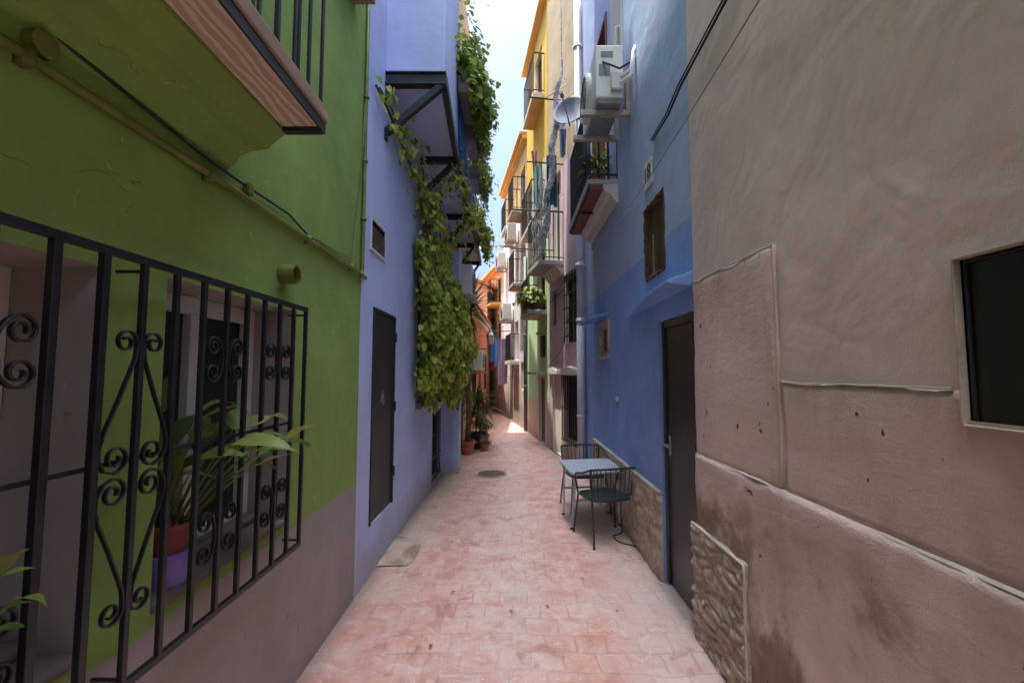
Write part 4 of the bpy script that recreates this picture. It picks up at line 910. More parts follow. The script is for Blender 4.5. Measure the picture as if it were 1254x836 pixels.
b = MB(); b.hexa([RF.p(5.45, 2.33, -.01), RF.p(6.35, 2.33, -.01), RF.p(6.35, 2.28, .20), RF.p(5.45, 2.28, .20), RF.p(5.45, 2.36, -.01), RF.p(6.35, 2.36, -.01), RF.p(6.35, 2.31, .20), RF.p(5.45, 2.31, .20)]); b.build('window_hood', M['bluehood'], bh, bevel=.004)
y, z = RF.at(757, 490); b = MB(); b.lathe([(.035, 0), (.04, .012), (.028, .028), (.01, .034)], RF.p(y, z, 0), 16, axis=RF.n); b.lathe([(.022, 0), (.026, .01), (.01, .02)], RF.p(y, z-.055, 0), 14, axis=RF.n); b.build('bell_push', M['stonecap'], bh, smooth=True)
rough_panel(RF, 3.535, 6.35, 0, .655, .024, .016, stone_fn, M['stone'], bh, 'stone_base', .016)
b = MB(); b.fbox(RF, 3.54, 6.35, .657, .68, -.01, .036); b.build('base_coping', M['trim'], bh, bevel=.006)
# coved balcony
b0, b1 = 4.77, 6.42; ez = .335
b = MB(); prof = [(-.01, 3.50), (.02, 3.50), (.05, 3.53), (.075, 3.58), (.12, 3.60), (.16, 3.635), (.165, 3.70), (-.01, 3.70)]
b.prism([RF.p(b0, z, e) for e, z in prof], RF.u*(b1-b0)); bb = b.build('balcony', M['whitewash'], bh)
b = MB(); b.fbox(RF, b0, b1, 3.702, 3.755, -.01, ez); b.build('slab', M['slab'], bb, bevel=.004)
b = MB(); b.fbox(RF, b0+.012, b1-.012, 3.64, 3.70, .167, ez-.025); b.build('soffit', M['brickred'], bb)
b = MB(); b.fbox(RF, b0+.7, b0+.73, 3.62, 3.639, .10, ez-.02); b.fbox(RF, b0, b1, 3.66, 3.7005, ez-.024, ez-.001); b.build('edge_angle', M['iron2'], bb)
railing(RF, b0+.03, b1-.03, 3.757, 0, ez-.03, 1.0, bb, M['iron'], gap=.10)
window(RF, bw[0], bw[1], bw[2]+.02, bw[3], -.215, bh, M['pipegrey'], M['glass'], 2, .07, name='balcony_door')
b = MB(); b.fbox(RF, bw[1]-.06, bw[1]-.003, bw[2]+.003, bw[3]-.003, -.15, .02); b.fbox(RF, bw[0]+.003, bw[0]+.04, bw[2]+.003, bw[3]-.003, -.15, .02); b.fbox(RF, bw[0]+.04, bw[1]-.06, bw[3]-.06, bw[3]-.003, -.15, .019); b.build('jamb', M['redwood'], bh, bevel=.004)
b = MB(); b.fbox(RF, 4.45, 4.95, 5.0, 7.7, -.01, .025); b.build('pilaster', M['whitewash'], bh, bevel=.01)
# house number plaque
y0, zt = RF.at(800, 200); y1, zb = RF.at(790, 226)
ny0, ny1, nz0, nz1 = 3.58, 3.80, 3.20, 3.43
b = MB(); b.fbox(RF, ny0, ny1, nz0, nz1, 0, .015)
pq = b.build('number_plaque', M['plaque'], bevel=.004); tag(pq, 'white ceramic house number plaque reading 18 on the light blue wall', 'sign')
cu = bpy.data.curves.new('digits', 'FONT'); cu.body = '18'; cu.size = .185; cu.align_x = 'CENTER'; cu.align_y = 'CENTER'; cu.extrude = .002
tmp = bpy.data.objects.new('digits_tmp', cu); C.objects.link(tmp)
dg = bpy.context.evaluated_depsgraph_get(); me = bpy.data.meshes.new_from_object(tmp.evaluated_get(dg)); bpy.data.objects.remove(tmp)
me.materials.clear(); me.materials.append(M['ink'])
mt = Matrix(((0, 0, -1, 0), (-1, 0, 0, 0), (0, 1, 0, 0), (0, 0, 0, 1)))
me.transform(Matrix.Translation(RF.p((ny0+ny1)/2, (nz0+nz1)/2, .018)) @ mt)
o = bpy.data.objects.new('digits', me); C.objects.link(o); o.parent = pq

# the near air conditioner, dirty and close enough to show its piping
def near_ac():
    t = thing('air_conditioner', 'large white air conditioner with piping on two beige brackets above the blue balcony', 'air conditioner', RF.p(4.6, 4.2, .2), 'air conditioning units on the facades')
    s0, s1, z0, z1, e0, e1 = 4.08, 4.86, 4.25, 4.79, .10, .37
    b = MB(); b.fbox(RF, s0, s1, z0, z1, e0, e1); c = b.build('casing', M['ac'], t, bevel=.018)
    b = MB(); b.fbox(RF, s0+.02, s1-.02, z0-.04, z0-.001, e0+.02, e1-.02); b.build('drip_tray', M['acdark'], c)
    b = MB(); cc = RF.p(s0+.45, (z0+z1)/2, e1); b.lathe([(.245, 0), (.245, .03), (.225, .05), (.21, .05), (.21, .02)], cc, 32, axis=RF.n); b.build('fan_ring', M['ac'], c)
    b = MB()
    for i in range(8):
        r = .03+.026*i; b.tube([cc+RF.n*.045+(RF.u*math.cos(a)+Vector((0, 0, math.sin(a))))*r for a in [2*math.pi*k/24 for k in range(25)]], .004, 4)
    b.lathe([(.205, .004), (.205, .01)], cc, 24, axis=RF.n); b.build('fan_grille', M['acdark'], c)
    b = MB(); b.fbox(RF, s0-.004, s0-.001, z1-.13, z1-.07, e0+.10, e0+.22); b.build('label_plate', M['acdark'], c)
    b = MB(); b.fbox(RF, s0-.003, s0-.001, z0+.22, z0+.34, e0+.13, e0+.24); b.build('label_plate', M['acdark'], c)
    b = MB(); b.fbox(RF, s0-.05, s0-.001, z0+.06, z0+.24, e0+.01, e0+.13); b.build('valve_cover', M['ac'], c, bevel=.012)
    b = MB()
    for (dz, r) in ((.18, .018), (.12, .022)): b.tube([RF.p(s0-.02, z0+dz, e0+.05), RF.p(s0-.07, z0+dz, e0+.02), RF.p(s0-.10, z0+dz+.04, .05), RF.p(s0-.09, z0+dz+.22, .03), RF.p(s0-.02, z0+dz+.34, -.02)], r, 8)
    b.build('piping', M['white_pvc'], t, smooth=True); b = MB()
    b.tube([RF.p(s1-.3, z1-.02, .05), RF.p(s1-.3, z1+.45, .05), RF.p(s1-.32, z1+.55, .04), RF.p(s1-.36, z1+.52, -.02)], .028, 10)
    b.build('riser_pipe', M['white_pvc'], t, smooth=True)
    b = MB(); b.tube([RF.p(s0-.004, z0+.36, e0+.2), RF.p(s0-.06, z0+.30, e0+.16), RF.p(s0-.08, z0+.24, e0+.06), RF.p(s0-.05, z0+.34, .02)], .010, 6); b.build('wiring', M['cable'], t, smooth=True)
    for s in (4.24, 4.71):
        b = MB(); b.fbox(RF, s-.03, s+.03, 4.16, 4.215, 0, .50); b.fbox(RF, s-.031, s+.031, 4.162, 4.62, .001, .045); b.build('bracket', M['bracket'], t, bevel=.004)
    return t
near_ac()
b = MB(); random.seed(5); c = RF.p(4.78, 4.90, .18)
for i in range(220):
    d = Vector((random.gauss(0, 1), random.gauss(0, 1), random.gauss(0, .8))).normalized(); r = random.uniform(.04, .10); q = d.cross(Vector((random.gauss(0, 1), random.gauss(0, 1), random.gauss(0, 1)))).normalized()
    b.tube([c+d*r-q*.05, c+d*r*1.06, c+d*r+q*.05], .0035, 4)
tag(b.build('straw_nest', M['dry']), 'brown ball of dry straw on top of the near air conditioner', 'nest')
# drainpipe between the blue and the mauve house
b = MB(); s = 7.02
b.tube([RF.p(s, .05, .085), RF.p(s, 7.9, .085)], .058, 14); b.tube([RF.p(s, .02, .085), RF.p(s, 2.48, .085)], .064, 14); b.tube([RF.p(s, 3.25, .085), RF.p(s, 3.37, .085)], .070, 14)
for z in (.9, 2.4, 3.3, 5.2, 7.0): b.tube([RF.p(s, z, .085), RF.p(s, z+.05, .085)], .072, 14); b.fbox(RF, s-.02, s+.02, z+.01, z+.04, 0, .05)
tag(b.build('drainpipe', M['pipegrey'], smooth=True), 'pale grey drainpipe at the end of the blue wall beside the mauve house', 'drainpipe')
bushy('potted_plant', RF.p(5.15, 3.757, .17), .09, .15, M['terracotta'], 'small green plant behind the railing of the blue balcony', 40, 'cane', .45, ('fern', .35, .04), 'plants on the balconies')

# ------------------------------------------------------------------ MAUVE HOUSE
MF = Frame((1.175, 7.12), (.79, 9.35), 'R')
mh = thing('mauve_house', 'mauve plastered house with iron gate window and coved balcony', 'house', MF.p(1, 0, 0))
uw = (*sorted((MF.at(708, 400)[0], MF.at(691, 400)[0])), 2.14, 3.42)
lw = (*sorted((MF.at(712, 500)[0], MF.at(691, 500)[0])), .40, 1.55)
nd = (*sorted((MF.at(687, 500)[0], MF.at(677, 500)[0])), .03, 1.55)
nw = (*sorted((MF.at(681, 370)[0], MF.at(675, 370)[0])), 2.55, 3.3)
bdr = (1.30, 1.95, 3.75, 5.6)
facade(MF, 0, MF.len, 0, 9.7, 6, [(*uw, .14, 1), (*lw, .14, 1), (*nd, .10, 1), (*nw, .1, 1), (*bdr, .14, 1)], [M['mauve'], M['whitewash']], mh)
window(MF, *uw, -.13, mh, M['browndoor'], None, 2); bars(MF, *uw, .02, mh, 5, (.1, .3, .5, .7, .9), .008)
window(MF, *lw, -.13, mh, M['browndoor'], None, 2); bars(MF, lw[0]-.02, lw[1]+.02, lw[2]-.02, lw[3], .05, mh, 9, (.0, .5, 1.0), .011, 'iron_gate')
b = MB(); b.fbox(MF, nd[0]+.003, nd[1]-.003, nd[2], nd[3]-.003, -.095, -.05); b.build('door', M['whitewash'], mh)
window(MF, *nw, -.095, mh, M['board'], None, 1)
window(MF, *bdr, -.13, mh, M['whitewash'], None, 2, name='balcony_door')
b = MB()
for (a0, a1) in ((lw[0]-.06, lw[1]+.05), (nd[0]-.05, nd[1]+.05)):
    P = [MF.p(a0, 1.56, .10), MF.p(a1, 1.56, .10), MF.p(a1, 1.66, .10), MF.p((a0+a1)/2, 1.72, .10), MF.p(a0, 1.66, .10)]; b.prism(P, -MF.n*.12)
b.build('lintel', M['whitewash'], mh, bevel=.02)
q0, q1 = sorted((MF.at(690, 330, .0)[0], MF.at(674, 345, .0)[0]))
b = MB(); prof = [(-.01, 3.46), (.04, 3.48), (.09, 3.55), (.14, 3.58), (.17, 3.63), (-.01, 3.63)]
b.prism([MF.p(q0, z, e) for e, z in prof], MF.u*(q1-q0)); mb_ = b.build('balcony', M['whitewash'], mh)
b = MB(); b.fbox(MF, q0-.03, q1+.03, 3.632, 3.72, -.01, .50); b.build('slab', M['slab'], mb_, bevel=.006)
railing(MF, q0, q1, 3.722, 0, .47, .95, mb_, M['iron'], gap=.10)
# patch of soot on the narrow doorway wall
# satellite dish
def dish(c, ax, r, label):
    t = thing('satellite_dish', label, 'satellite dish', c); ax = Vector(ax).normalized(); c = Vector(c)
    b = MB(); prof = [(r*k/8, -.22*r*(1-(k/8)**2)) for k in range(0, 9)]; prof[0] = (.004, -.22*r)
    prof2 = prof+[(r, .012)]+[(p[0], p[1]+.012) for p in prof[::-1]]; b.lathe(prof2, c, 32, axis=ax); b.build('reflector', M['dish'], t, smooth=True)
    b = MB(); q = c-ax*.22*r; b.tube([q, q-ax*.12, q-ax*.12+MF.n*-.6], .02, 8); b.build('mount', M['iron2'], t)
    b = MB(); b.tube([c+Vector((0, 0, -r)), c+ax*.42+Vector((0, 0, -.12))], .010, 6); b.lathe([(.03, 0), (.03, .09)], c+ax*.40+Vector((0, 0, -.12)), 10, axis=ax); b.build('feed_arm', M['acdark'], t)
dish(MF.p(-.28, 5.80, .30), (-.45, -1, .30), .27, 'grey satellite dish on the upper mauve house behind the near air conditioner')

# ------------------------------------------------------------------ MINT HOUSE
NF = Frame((.785, 9.37), (.42, 12.1), 'R')
nh = thing('mint_house', 'mint green house with plant balcony below, tall yellow upper floors', 'house', NF.p(1, 0, 0))
md = (*sorted((NF.at(668.5, 500)[0], NF.at(661, 500)[0])), .02, 1.48)
ms = (*sorted((NF.at(668, 425)[0], NF.at(662.5, 425)[0])), 1.95, 2.45)
mo = [(.35, 1.05, 2.98, 4.4, .12, 1), (.6, 1.4, 5.0, 6.6, .12, 1), (.6, 1.4, 8.0, 9.4, .12, 1), (1.9, 2.4, 5.2, 6.5, .12, 1), (1.9, 2.4, 8.2, 9.3, .12, 1)]
facade(NF, 0, NF.len, 0, 10.0, 6, [(*md, .1, 1), (*ms, .1, 1)]+mo, [M['mint'], M['whitewash']], nh)
b = MB(); b.fbox(NF, md[0]+.003, md[1]-.003, .03, md[3]-.003, -.095, -.05); b.build('door', M['dish'], nh)
b = MB(); b.fbox(NF, md[0]-.07, md[0]-.002, .02, md[3]+.07, -.01, .02); b.fbox(NF, md[1]+.002, md[1]+.07, .02, md[3]+.07, -.01, .02); b.fbox(NF, md[0], md[1], md[3]+.002, md[3]+.07, -.01, .019); b.build('door_surround', M['whitewash'], nh)
b = MB(); b.fbox(NF, md[0]-.15, md[1]+.3, md[3]+.08, md[3]+.13, -.01, .24); b.build('door_hood', M['stonecap'], nh, bevel=.006)
window(NF, *ms, -.09, nh, M['browndoor'], None, 1); bars(NF, *ms, .02, nh, 4)
b = MB(); b.fbox(NF, ms[0]-.05, ms[1]+.05, ms[3]+.03, ms[3]+.06, -.01, .12); b.build('window_hood', M['stonecap'], nh)
for i, o in enumerate(mo): window(NF, *o[:4], -.115, nh, M['browndoor'] if i < 3 else M['white_pvc'], None, 2, name='balcony_door' if i < 3 else 'window')
balcony(NF, .15, 1.25, 2.96, .42, nh, M['slab'], M['iron'], .75, .09, M['stonecap'])
balcony(NF, .3, 1.7, 4.98, .34, nh, M['whitewash'], M['iron'], .95, .10)
balcony(NF, .3, 1.7, 7.98, .28, nh, M['cream_up'], M['iron'], .95, .12, M['orange'])
b = MB(); b.fbox(NF, -.02, NF.len, 10.002, 10.12, -5.9, .16); b.build('eaves', M['orange'], nh, bevel=.02)
bushy('potted_plant', NF.p(.38, 2.962, .25), .11, .2, M['terracotta'], 'leafy green plant at the near end of the low mint balcony', 150, 'bush', .42, ('fern', .085, 0), 'plants on the balconies')
bushy('potted_plant', NF.p(.85, 2.962, .25), .11, .2, M['terracotta'], 'yellowish bushy plant at the far end of the low mint balcony', 150, 'bush', .45, ('vine', .085, 0), 'plants on the balconies')
b = MB(); s = NF.len-.03; b.tube([NF.p(s, .02, .06), NF.p(s, 4.8, .06)], .05, 10)
for z in (1.2, 2.6, 4.0): b.tube([NF.p(s, z, .06), NF.p(s, z+.05, .06)], .06, 10)
tag(b.build('drainpipe', M['pipedark'], smooth=True), 'dark grey drainpipe between the mint house and the white house', 'drainpipe')

# ------------------------------------------------------------------ WHITE HOUSE and the last house on the right
WF = Frame((.415, 12.12), (-.30, 16.5), 'R')
wh = thing('white_house', 'peeling white house with stacked small balconies and worn stone base', 'house', WF.p(2, 0, 0))
wo = [(.25, .85, 4.12, 5.4, .12), (.25, .9, 6.22, 7.6, .12), (2.2, 2.9, 4.2, 5.5, .12), (2.3, 3.0, 6.4, 7.7, .12), (2.4, 3.0, .02, 2.1, .12), (1.35, 2.0, 1.98, 3.2, .12), (.45, .95, 1.1, 1.9, .1)]
facade(WF, 0, WF.len, 0, 8.2, 6, wo, [M['white']], wh)
for i, o in enumerate(wo):
    if i == 4:
        b = MB(); b.fbox(WF, o[0]+.003, o[1]-.003, .03, o[3]-.003, -.115, -.06); b.build('door', M['browndoor'], wh)
    else: window(WF, *o[:4], -.115, wh, M['blueshut'] if i == 1 else M['white_pvc'], None, 2)
balcony(WF, .1, 1.0, 4.10, .38, wh, M['slab'], M['iron'], .9, .08, M['stonecap'])
balcony(WF, .1, 1.0, 6.20, .40, wh, M['slab'], M['iron'], .95, .09, M['stonecap'])
balcony(WF, 2.1, 3.1, 6.38, .32, wh, M['whitewash'], M['iron'], .9, .10, M['orange'])
balcony(WF, 1.2, 2.2, 1.96, .30, wh, M['whitewash'], M['iron'], .8, .12)
b = MB(); b.fbox(WF, -.05, WF.len, 8.202, 8.32, -5.9, .14); b.fbox(WF, -.05, WF.len, 8.321, 8.43, -5.9, .22); b.build('eaves', M['orange'], wh, bevel=.02)
XF = Frame((-.305, 16.52), (-1.75, 22.0), 'R')
xh = thing('sand_house', 'sandy house with orange eaves at the bend beyond the white house', 'house', XF.p(2, 0, 0))
xo = [(.5, 1.1, 2.6, 3.9, .12), (1.8, 2.4, 2.6, 3.9, .12), (.5, 1.1, 4.3, 5.3, .12), (1.9, 2.5, 4.3, 5.3, .12), (3.2, 3.9, 2.6, 3.9, .12)]
facade(XF, 0, XF.len, 0, 5.6, 6, xo, [M['sand']], xh)
for o in xo: window(XF, *o[:4], -.115, xh, M['browndoor'], None, 2)
balcony(XF, .35, 1.25, 4.28, .45, xh, M['orange'], M['iron'], .9, .10, M['orange'])
b = MB(); b.fbox(XF, -.02, XF.len, 5.602, 5.70, -5.9, .16); b.fbox(XF, -.02, XF.len, 5.701, 5.80, -5.9, .24); b.build('eaves', M['orange'], xh, bevel=.02)
ac_unit(WF, 2.45, 3.28, 'white air conditioner on the white house above the hanging laundry', w=.75)
ac_unit(WF, 1.5, 5.6, 'white air conditioner high on the white house between two balconies', w=.75)
ac_unit(WF, 3.7, 5.3, 'small pale air conditioner near the far end of the white house', w=.7)

# ------------------------------------------------------------------ things hung over the alley
def pole(F, s, z, L, label, r=.014):
    b = MB(); b.tube([F.p(s, z, -.02), F.p(s, z, L)], r, 7); b.tube([F.p(s, z+.35, .0), F.p(s, z, L*.6)], r*.5, 6)
    return tag(b.build('drying_pole', M['iron2']), label, 'drying pole', 'drying poles on the right facades')
pole(MF, 1.15, 4.66, 1.0, 'dark drying pole high on the mauve house carrying grey netting')
pole(MF, .75, 6.62, .75, 'dark drying pole beside the satellite dish on the mauve house')
pole(MF, 1.88, 4.12, .9, 'dark drying pole just above the mauve balcony railing')
pole(MF, 1.1, 5.58, .72, 'dark drying pole halfway up the mauve house carrying the teal cloths')
pole(WF, 2.9, 3.0, .7, 'short drying pole on the white house over the small balcony')
# long grey net gathered into a rope of folds
random.seed(12); b = MB(); top = MF.p(.16, 7.0, .30); bot = MF.p(1.0, 3.95, .42); P = [top.lerp(bot, i/40)+Vector((.03*math.sin(i*.6), .03*math.sin(i*.9), 0)) for i in range(41)]
b.tube(P, [.014+.042*min(1, i/12)*(1+.6*mn.noise(Vector((i*.7, 0, 0)))) for i in range(41)], 12)
for i in range(170):
    k = random.randint(4, 39); q = P[k]; a = random.random()*6.28; d = Vector((math.cos(a), math.sin(a), random.uniform(-1.5, .4))); b.tube([q+Vector((math.cos(a), math.sin(a), 0))*.03, q+d*random.uniform(.05, .10)], [.010, .003], 5)
b.tube([top, top+Vector((.02, .3, 3.2))], .006, 5)
tag(b.build('hanging_net', M['net'], smooth=True), 'long grey net bundled and hung down the mauve facade', 'net')
cloth(MF.p(.74, 5.56, .24), MF.p(.78, 5.56, .42), .95, (.04, .13, .15), 'dark teal cloth hanging below the drying pole on the mauve house', folds=2, amp=.03, seed=3)
cloth(MF.p(1.2, 5.56, .40), MF.p(1.22, 5.56, .56), .75, (.16, .30, .30), 'pale teal cloth hanging beside the dark teal one', folds=2, amp=.03, seed=6)
cloth(MF.p(.22, 6.28, .18), MF.p(.24, 6.28, .34), .5, (.62, .63, .66), 'white cloth bunched on the pole beside the satellite dish', folds=2, amp=.05, taper=.5, seed=9)
cloth(MF.p(.24, 5.78, .20), MF.p(.26, 5.78, .32), .5, (.18, .23, .36), 'blue grey cloth hanging just under the white bunched one', folds=2, amp=.04, taper=.3, seed=10)
cloth(MF.p(1.45, 5.98, .42), MF.p(1.46, 5.98, .56), .42, (.32, .20, .15), 'brown cloth hanging in front of the yellow upper wall', folds=2, amp=.03, taper=.6, seed=13)
# clothesline low across the alley by the lantern
la = Vector((-.70, 14.0, 2.72)); lb_ = Vector((-.05, 14.9, 2.72))
b = MB(); b.tube([Vector((-1.04, 13.6, 2.74)), la, la.lerp(lb_, .5)-Vector((0, 0, .03)), lb_, Vector((0.02, 14.95, 2.76))], .006, 6); tag(b.build('clothesline', M['cable']), 'thin clothesline strung across the alley below the street lantern', 'clothesline')
L_ = lambda t: la.lerp(lb_, t)+Vector((0, 0, -.02))
cloth(L_(.02), L_(.20), .75, (.06, .20, .50), 'bright blue shirt first on the clothesline next to the lantern', seed=20, folds=2)
cloth(L_(.0)-Vector((0, -.15, .35)), L_(.16)-Vector((0, -.15, .35)), .7, (.30, .04, .07), 'dark red garment hanging behind the bright blue shirt', seed=24, folds=2)
cloth(L_(.22), L_(.42), .95, (.20, .27, .55), 'blue striped shirt second on the clothesline', seed=21, folds=2)
cloth(L_(.44), L_(.84), 1.5, (.52, .38, .55), 'long pale lilac sheet hanging on the clothesline', seed=22, folds=3)
cloth(L_(.86), L_(.98), .75, (.05, .25, .50), 'blue towel at the right end of the clothesline over the balcony', seed=23, folds=1)
b = MB(); nx_, nz_ = 30, 22; vs = [MF.p(.75+1.0*i/nx_, 5.25-1.55*j/nz_, .475+.02*math.sin(i*.9+j*.2)+.012*math.sin(j*1.3)) for j in range(nz_+1) for i in range(nx_+1)]
for j in range(nz_):
    for i in range(nx_):
        for (p, q) in (((j, i), (j+1, i)), ((j, i), (j, i+1))): b.tube([vs[p[0]*(nx_+1)+p[1]], vs[q[0]*(nx_+1)+q[1]]], .0035, 3, cap=False)
tag(b.build('draped_net', M['net']), 'open grey netting stretched outside the railing of the mauve balcony', 'net')
# string of little flags far up
fa = Vector((-2.2, 15.5, 6.6)); fb = Vector((-.12, 15.9, 6.3)); b = MB(); b.tube([fa.lerp(fb, i/12)-Vector((0, 0, .25*math.sin(math.pi*i/12))) for i in range(13)], .005, 5)
t = thing('bunting', 'short string of small orange flags high across the alley', 'bunting', fb); b.build('cord', M['cable'], t)
b = MB()
for i in range(2, 12):
    q = fa.lerp(fb, i/12)-Vector((0, 0, .25*math.sin(math.pi*i/12))); b.prism([q, q+Vector((.13, .02, 0)), q+Vector((.065, .01, -.16))], (0, .004, 0))
b.build('flags', M['orange'], t)

# ------------------------------------------------------------------ table and chairs
tb = thing('cafe_table', 'small cafe table with speckled blue-grey top and white folding legs', 'table', (.85, 4.8, 0))
b = MB(); TZ = .60; rr = .06; pts = []
cs = [(.60, 4.50), (1.17, 4.66), (1.13, 5.30), (.54, 5.20)]
for i, c in enumerate(cs):
    p = Vector((*cs[i-1], 0)); q = Vector((*cs[(i+1) % 4], 0)); c = Vector((*c, 0)); a = c+(p-c).normalized()*rr; d = c+(q-c).normalized()*rr
    for k in range(6): t = k/5; pts.append((a*(1-t)**2+c*2*t*(1-t)+d*t*t)+Vector((0, 0, TZ-.022)))
b.prism(pts, (0, 0, .024)); b.build('tabletop', M['tabletop'], tb, bevel=.006)
for (x0, y0, x1, y1) in ((.65, 4.60, .614, 4.665), (1.10, 4.74, 1.145, 4.786), (.60, 5.14, .585, 5.133), (1.06, 5.20, 1.108, 5.19)):
    b = MB(); b.bar((x0, y0, TZ-.023), (x1, y1, .015), .026, .014); b.lathe([(.018, 0), (.018, .02)], (x1, y1, .002), 10, 1); b.build('leg', [M['whitesteel'], M['iron']], tb, bevel=.003)
b = MB(); 
for (p, q, z) in (((.632, 4.632), (1.122, 4.762), .30), ((.593, 5.137), (1.084, 5.195), .30), ((.65, 4.60), (.60, 5.14), TZ-.035), ((1.10, 4.74), (1.06, 5.20), TZ-.035)): b = MB(); b.bar((*p, z), (*q, z), .016, .02); b.build('leg_brace', M['whitesteel'], tb)

def make_chair(label):
    t = thing('garden_chair', label, 'chair', (0, 0, 0), 'green metal chairs at the table')
    m = M['greensteel']; r = .009
    # local: facing +y, seat 0.41 high
    b = MB(); sw, sd, zs = .215, .205, .41
    P = []
    for i in range(28):
        a = 2*math.pi*i/28; ca, sa = math.cos(a), math.sin(a); P.append((sw*math.copysign(abs(ca)**.5, ca), sd*math.copysign(abs(sa)**.5, sa), zs-.006))
    b.tube(P+[P[0]], r, 8)
    n = 22
    for i in range(n):
        x = -sw+.012+(2*sw-.024)*i/(n-1); yy = sd*(1-(abs(x)/sw)**4)**.25; b.bar((x, -yy, zs-.004), (x, yy, zs-.004), .0125, .004)
    for i in range(n):
        y = -sd+.012+(2*sd-.024)*i/(n-1); xx = sw*(1-(abs(y)/sd)**4)**.25; b.bar((-xx, y, zs-.0025), (xx, y, zs-.0025), .010, .003)
    b.build('seat', m, t)
    for sx in (-1, 1):
        b = MB(); b.tube([(sx*.20, .17, zs-.005), (sx*.235, .215, .01)], r, 8); b.lathe([(.013, 0), (.013, .015)], (sx*.235, .215, .002), 8); b.build('leg', m, t)
        b = MB(); b.tube([(sx*.245, -.20, .70), (sx*.235, -.185, .58), (sx*.215, -.165, zs), (sx*.225, -.21, .25), (sx*.24, -.255, .01)], r, 8); b.lathe([(.013, 0), (.013, .015)], (sx*.24, -.255, .002), 8); b.build('leg', m, t)
    b = MB(); top = [(.245*math.sin(a), -.20-.045*math.cos(a), .70+.008*math.cos(a)) for a in [-math.pi/2+math.pi*i/14 for i in range(15)]]; b.tube(top, .011, 8)
    low = [(.225*math.sin(a), -.18-.04*math.cos(a), .455) for a in [-math.pi/2+math.pi*i/14 for i in range(15)]]; b.tube(low, .008, 8)
    for i in range(1, 14): b.tube([top[i], low[i]], .0045, 6)
    b.build('backrest', m, t)
    b = MB()
    for sx in (-1, 1): b.tube([(sx*.245, -.20, .70), (sx*.262, -.05, .645), (sx*.262, .08, .62), (sx*.245, .15, .58), (sx*.205, .17, zs)], .010, 8)
    b.build('armrests', m, t)
    return t
def dup(root):
    r = root.copy(); C.objects.link(r)
    for ch in list(root.children): c = ch.copy(); C.objects.link(c); c.parent = r
    return r
ch1 = make_chair('near green metal chair with its back to the viewer, in front of the table')
ch2 = dup(ch1); ch2['label'] = 'far green metal chair with a rounded back behind the table'
ch1.location = (.912, 4.455, 0); ch1.rotation_euler = (0, 0, R(16))
ch2.location = (.875, 5.37, 0); ch2.rotation_euler = (0, 0, R(188))
b = MB(); P = [Vector((1.15, 4.85, .30)), Vector((1.14, 4.70, .06)), Vector((1.10, 4.55, .012)), Vector((1.0, 4.45, .012)), Vector((1.02, 4.30, .012)), Vector((1.12, 4.22, .012)), Vector((1.14, 4.18, .012))]
Q = []
for i in range(len(P)-1):
    p0, p1, p2, p3 = P[max(i-1, 0)], P[i], P[i+1], P[min(i+2, len(P)-1)]
    for k in range(6): t = k/6; Q.append(.5*((2*p1)+(p2-p0)*t+(2*p0-5*p1+4*p2-p3)*t*t+(3*p1-p0-3*p2+p3)*t**3))
b.tube(Q, .006, 6); tag(b.build('loose_cable', M['cable'], smooth=True), 'loose black cable looped on the ground beside the near chair', 'cable')
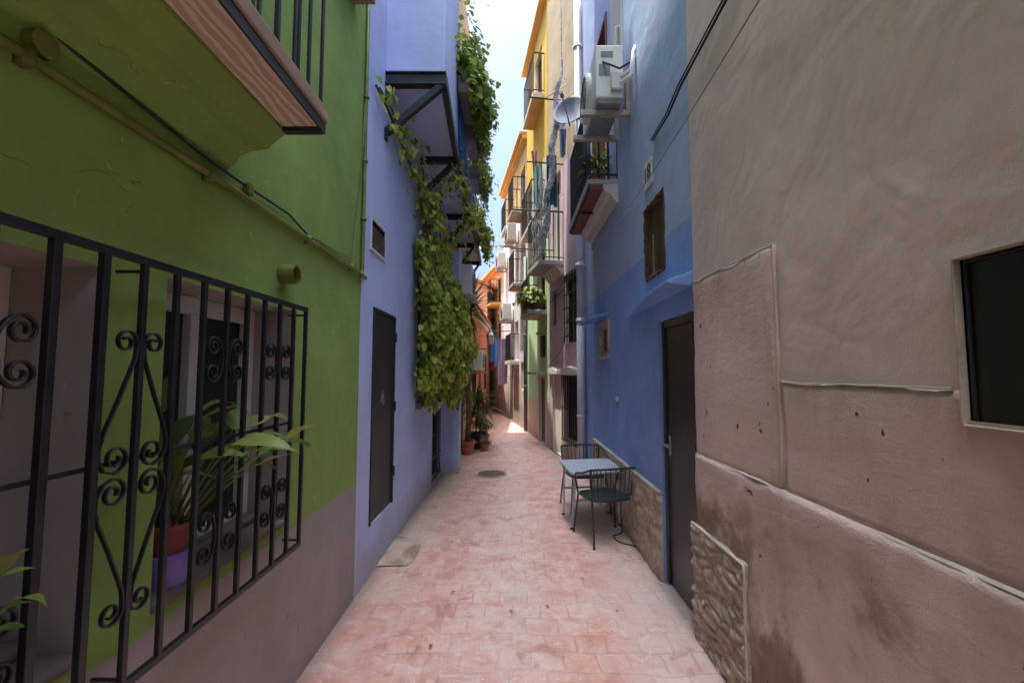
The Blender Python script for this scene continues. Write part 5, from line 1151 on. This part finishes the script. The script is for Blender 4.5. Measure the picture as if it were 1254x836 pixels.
# manhole cover and litter
mc = thing('manhole_cover', 'round rusty manhole cover set in the red paving', 'manhole cover', (-.32, 7.1, 0))
b = MB(); b.lathe([(.25, .0), (.25, .016), (.225, .017), (.225, .014)], (-.32, 7.1, .004), 36); b.build('rim', M['cement'], mc)
b = MB(); b.lathe([(.22, .0), (.22, .017)], (-.32, 7.1, .004), 36)
for r in (.06, .12, .18): b.tube([(-.32+r*math.cos(a), 7.1+r*math.sin(a), .022) for a in [2*math.pi*k/24 for k in range(25)]], .005, 4)
b.build('cover', M['manhole'], mc)
random.seed(40)
for i in range(14):
    x = random.uniform(-.8, .9); y = random.uniform(2.6, 7.5); b = MB()
    b.blade((x, y, .014), (random.uniform(-1, 1), random.uniform(-1, 1), .15), (0, 0, 1), random.uniform(.025, .05), .022, .4, .4, 4)
    tag(b.build('fallen_leaf', M['deadleaf']), 'small dry brown leaf lying on the paving', 'leaf', 'dry leaves on the paving')

# ------------------------------------------------------------------ camera, light, sky
cd = bpy.data.cameras.new('Camera'); cam = bpy.data.objects.new('Camera', cd); C.objects.link(cam)
cd.sensor_width = 36; cd.lens = FPX/1254*36; cd.clip_start = .03; cd.clip_end = 1000
cam.location = (0, 0, H); cam.rotation_euler = (R(90)+TH, 0, 0); bpy.context.scene.camera = cam

SUN_EL = R(78); tx, ty = .94, .341          # the light travels towards (tx, ty)
sd_ = bpy.data.lights.new('Sun', 'SUN'); sd_.energy = 2.2; sd_.angle = R(.53); sd_.color = (1, .90, .74)
sun = bpy.data.objects.new('Sun', sd_); C.objects.link(sun)
dv = Vector((tx*math.cos(SUN_EL), ty*math.cos(SUN_EL), -math.sin(SUN_EL))); sun.rotation_euler = dv.to_track_quat('-Z', 'Y').to_euler()
wd = bpy.data.worlds.new('World'); bpy.context.scene.world = wd; wd.use_nodes = True; nt = wd.node_tree; nt.nodes.clear()
sk = nt.nodes.new('ShaderNodeTexSky'); sk.sky_type = 'NISHITA'; sk.sun_disc = False; sk.sun_elevation = SUN_EL
sk.sun_rotation = math.atan2(-tx, -ty); sk.air_density = .6; sk.dust_density = 9.5; sk.ozone_density = 10.0; sk.altitude = 0
bg = nt.nodes.new('ShaderNodeBackground'); bg.inputs[1].default_value = .15
ou = nt.nodes.new('ShaderNodeOutputWorld'); nt.links.new(sk.outputs[0], bg.inputs[0]); nt.links.new(bg.outputs[0], ou.inputs[0])
sn = bpy.context.scene
sn.view_settings.view_transform = 'Standard'; sn.view_settings.look = 'None'; sn.view_settings.exposure = 2.1; sn.view_settings.gamma = 1
try:
    sn.cycles.max_bounces = 10; sn.cycles.diffuse_bounces = 6
except Exception: pass
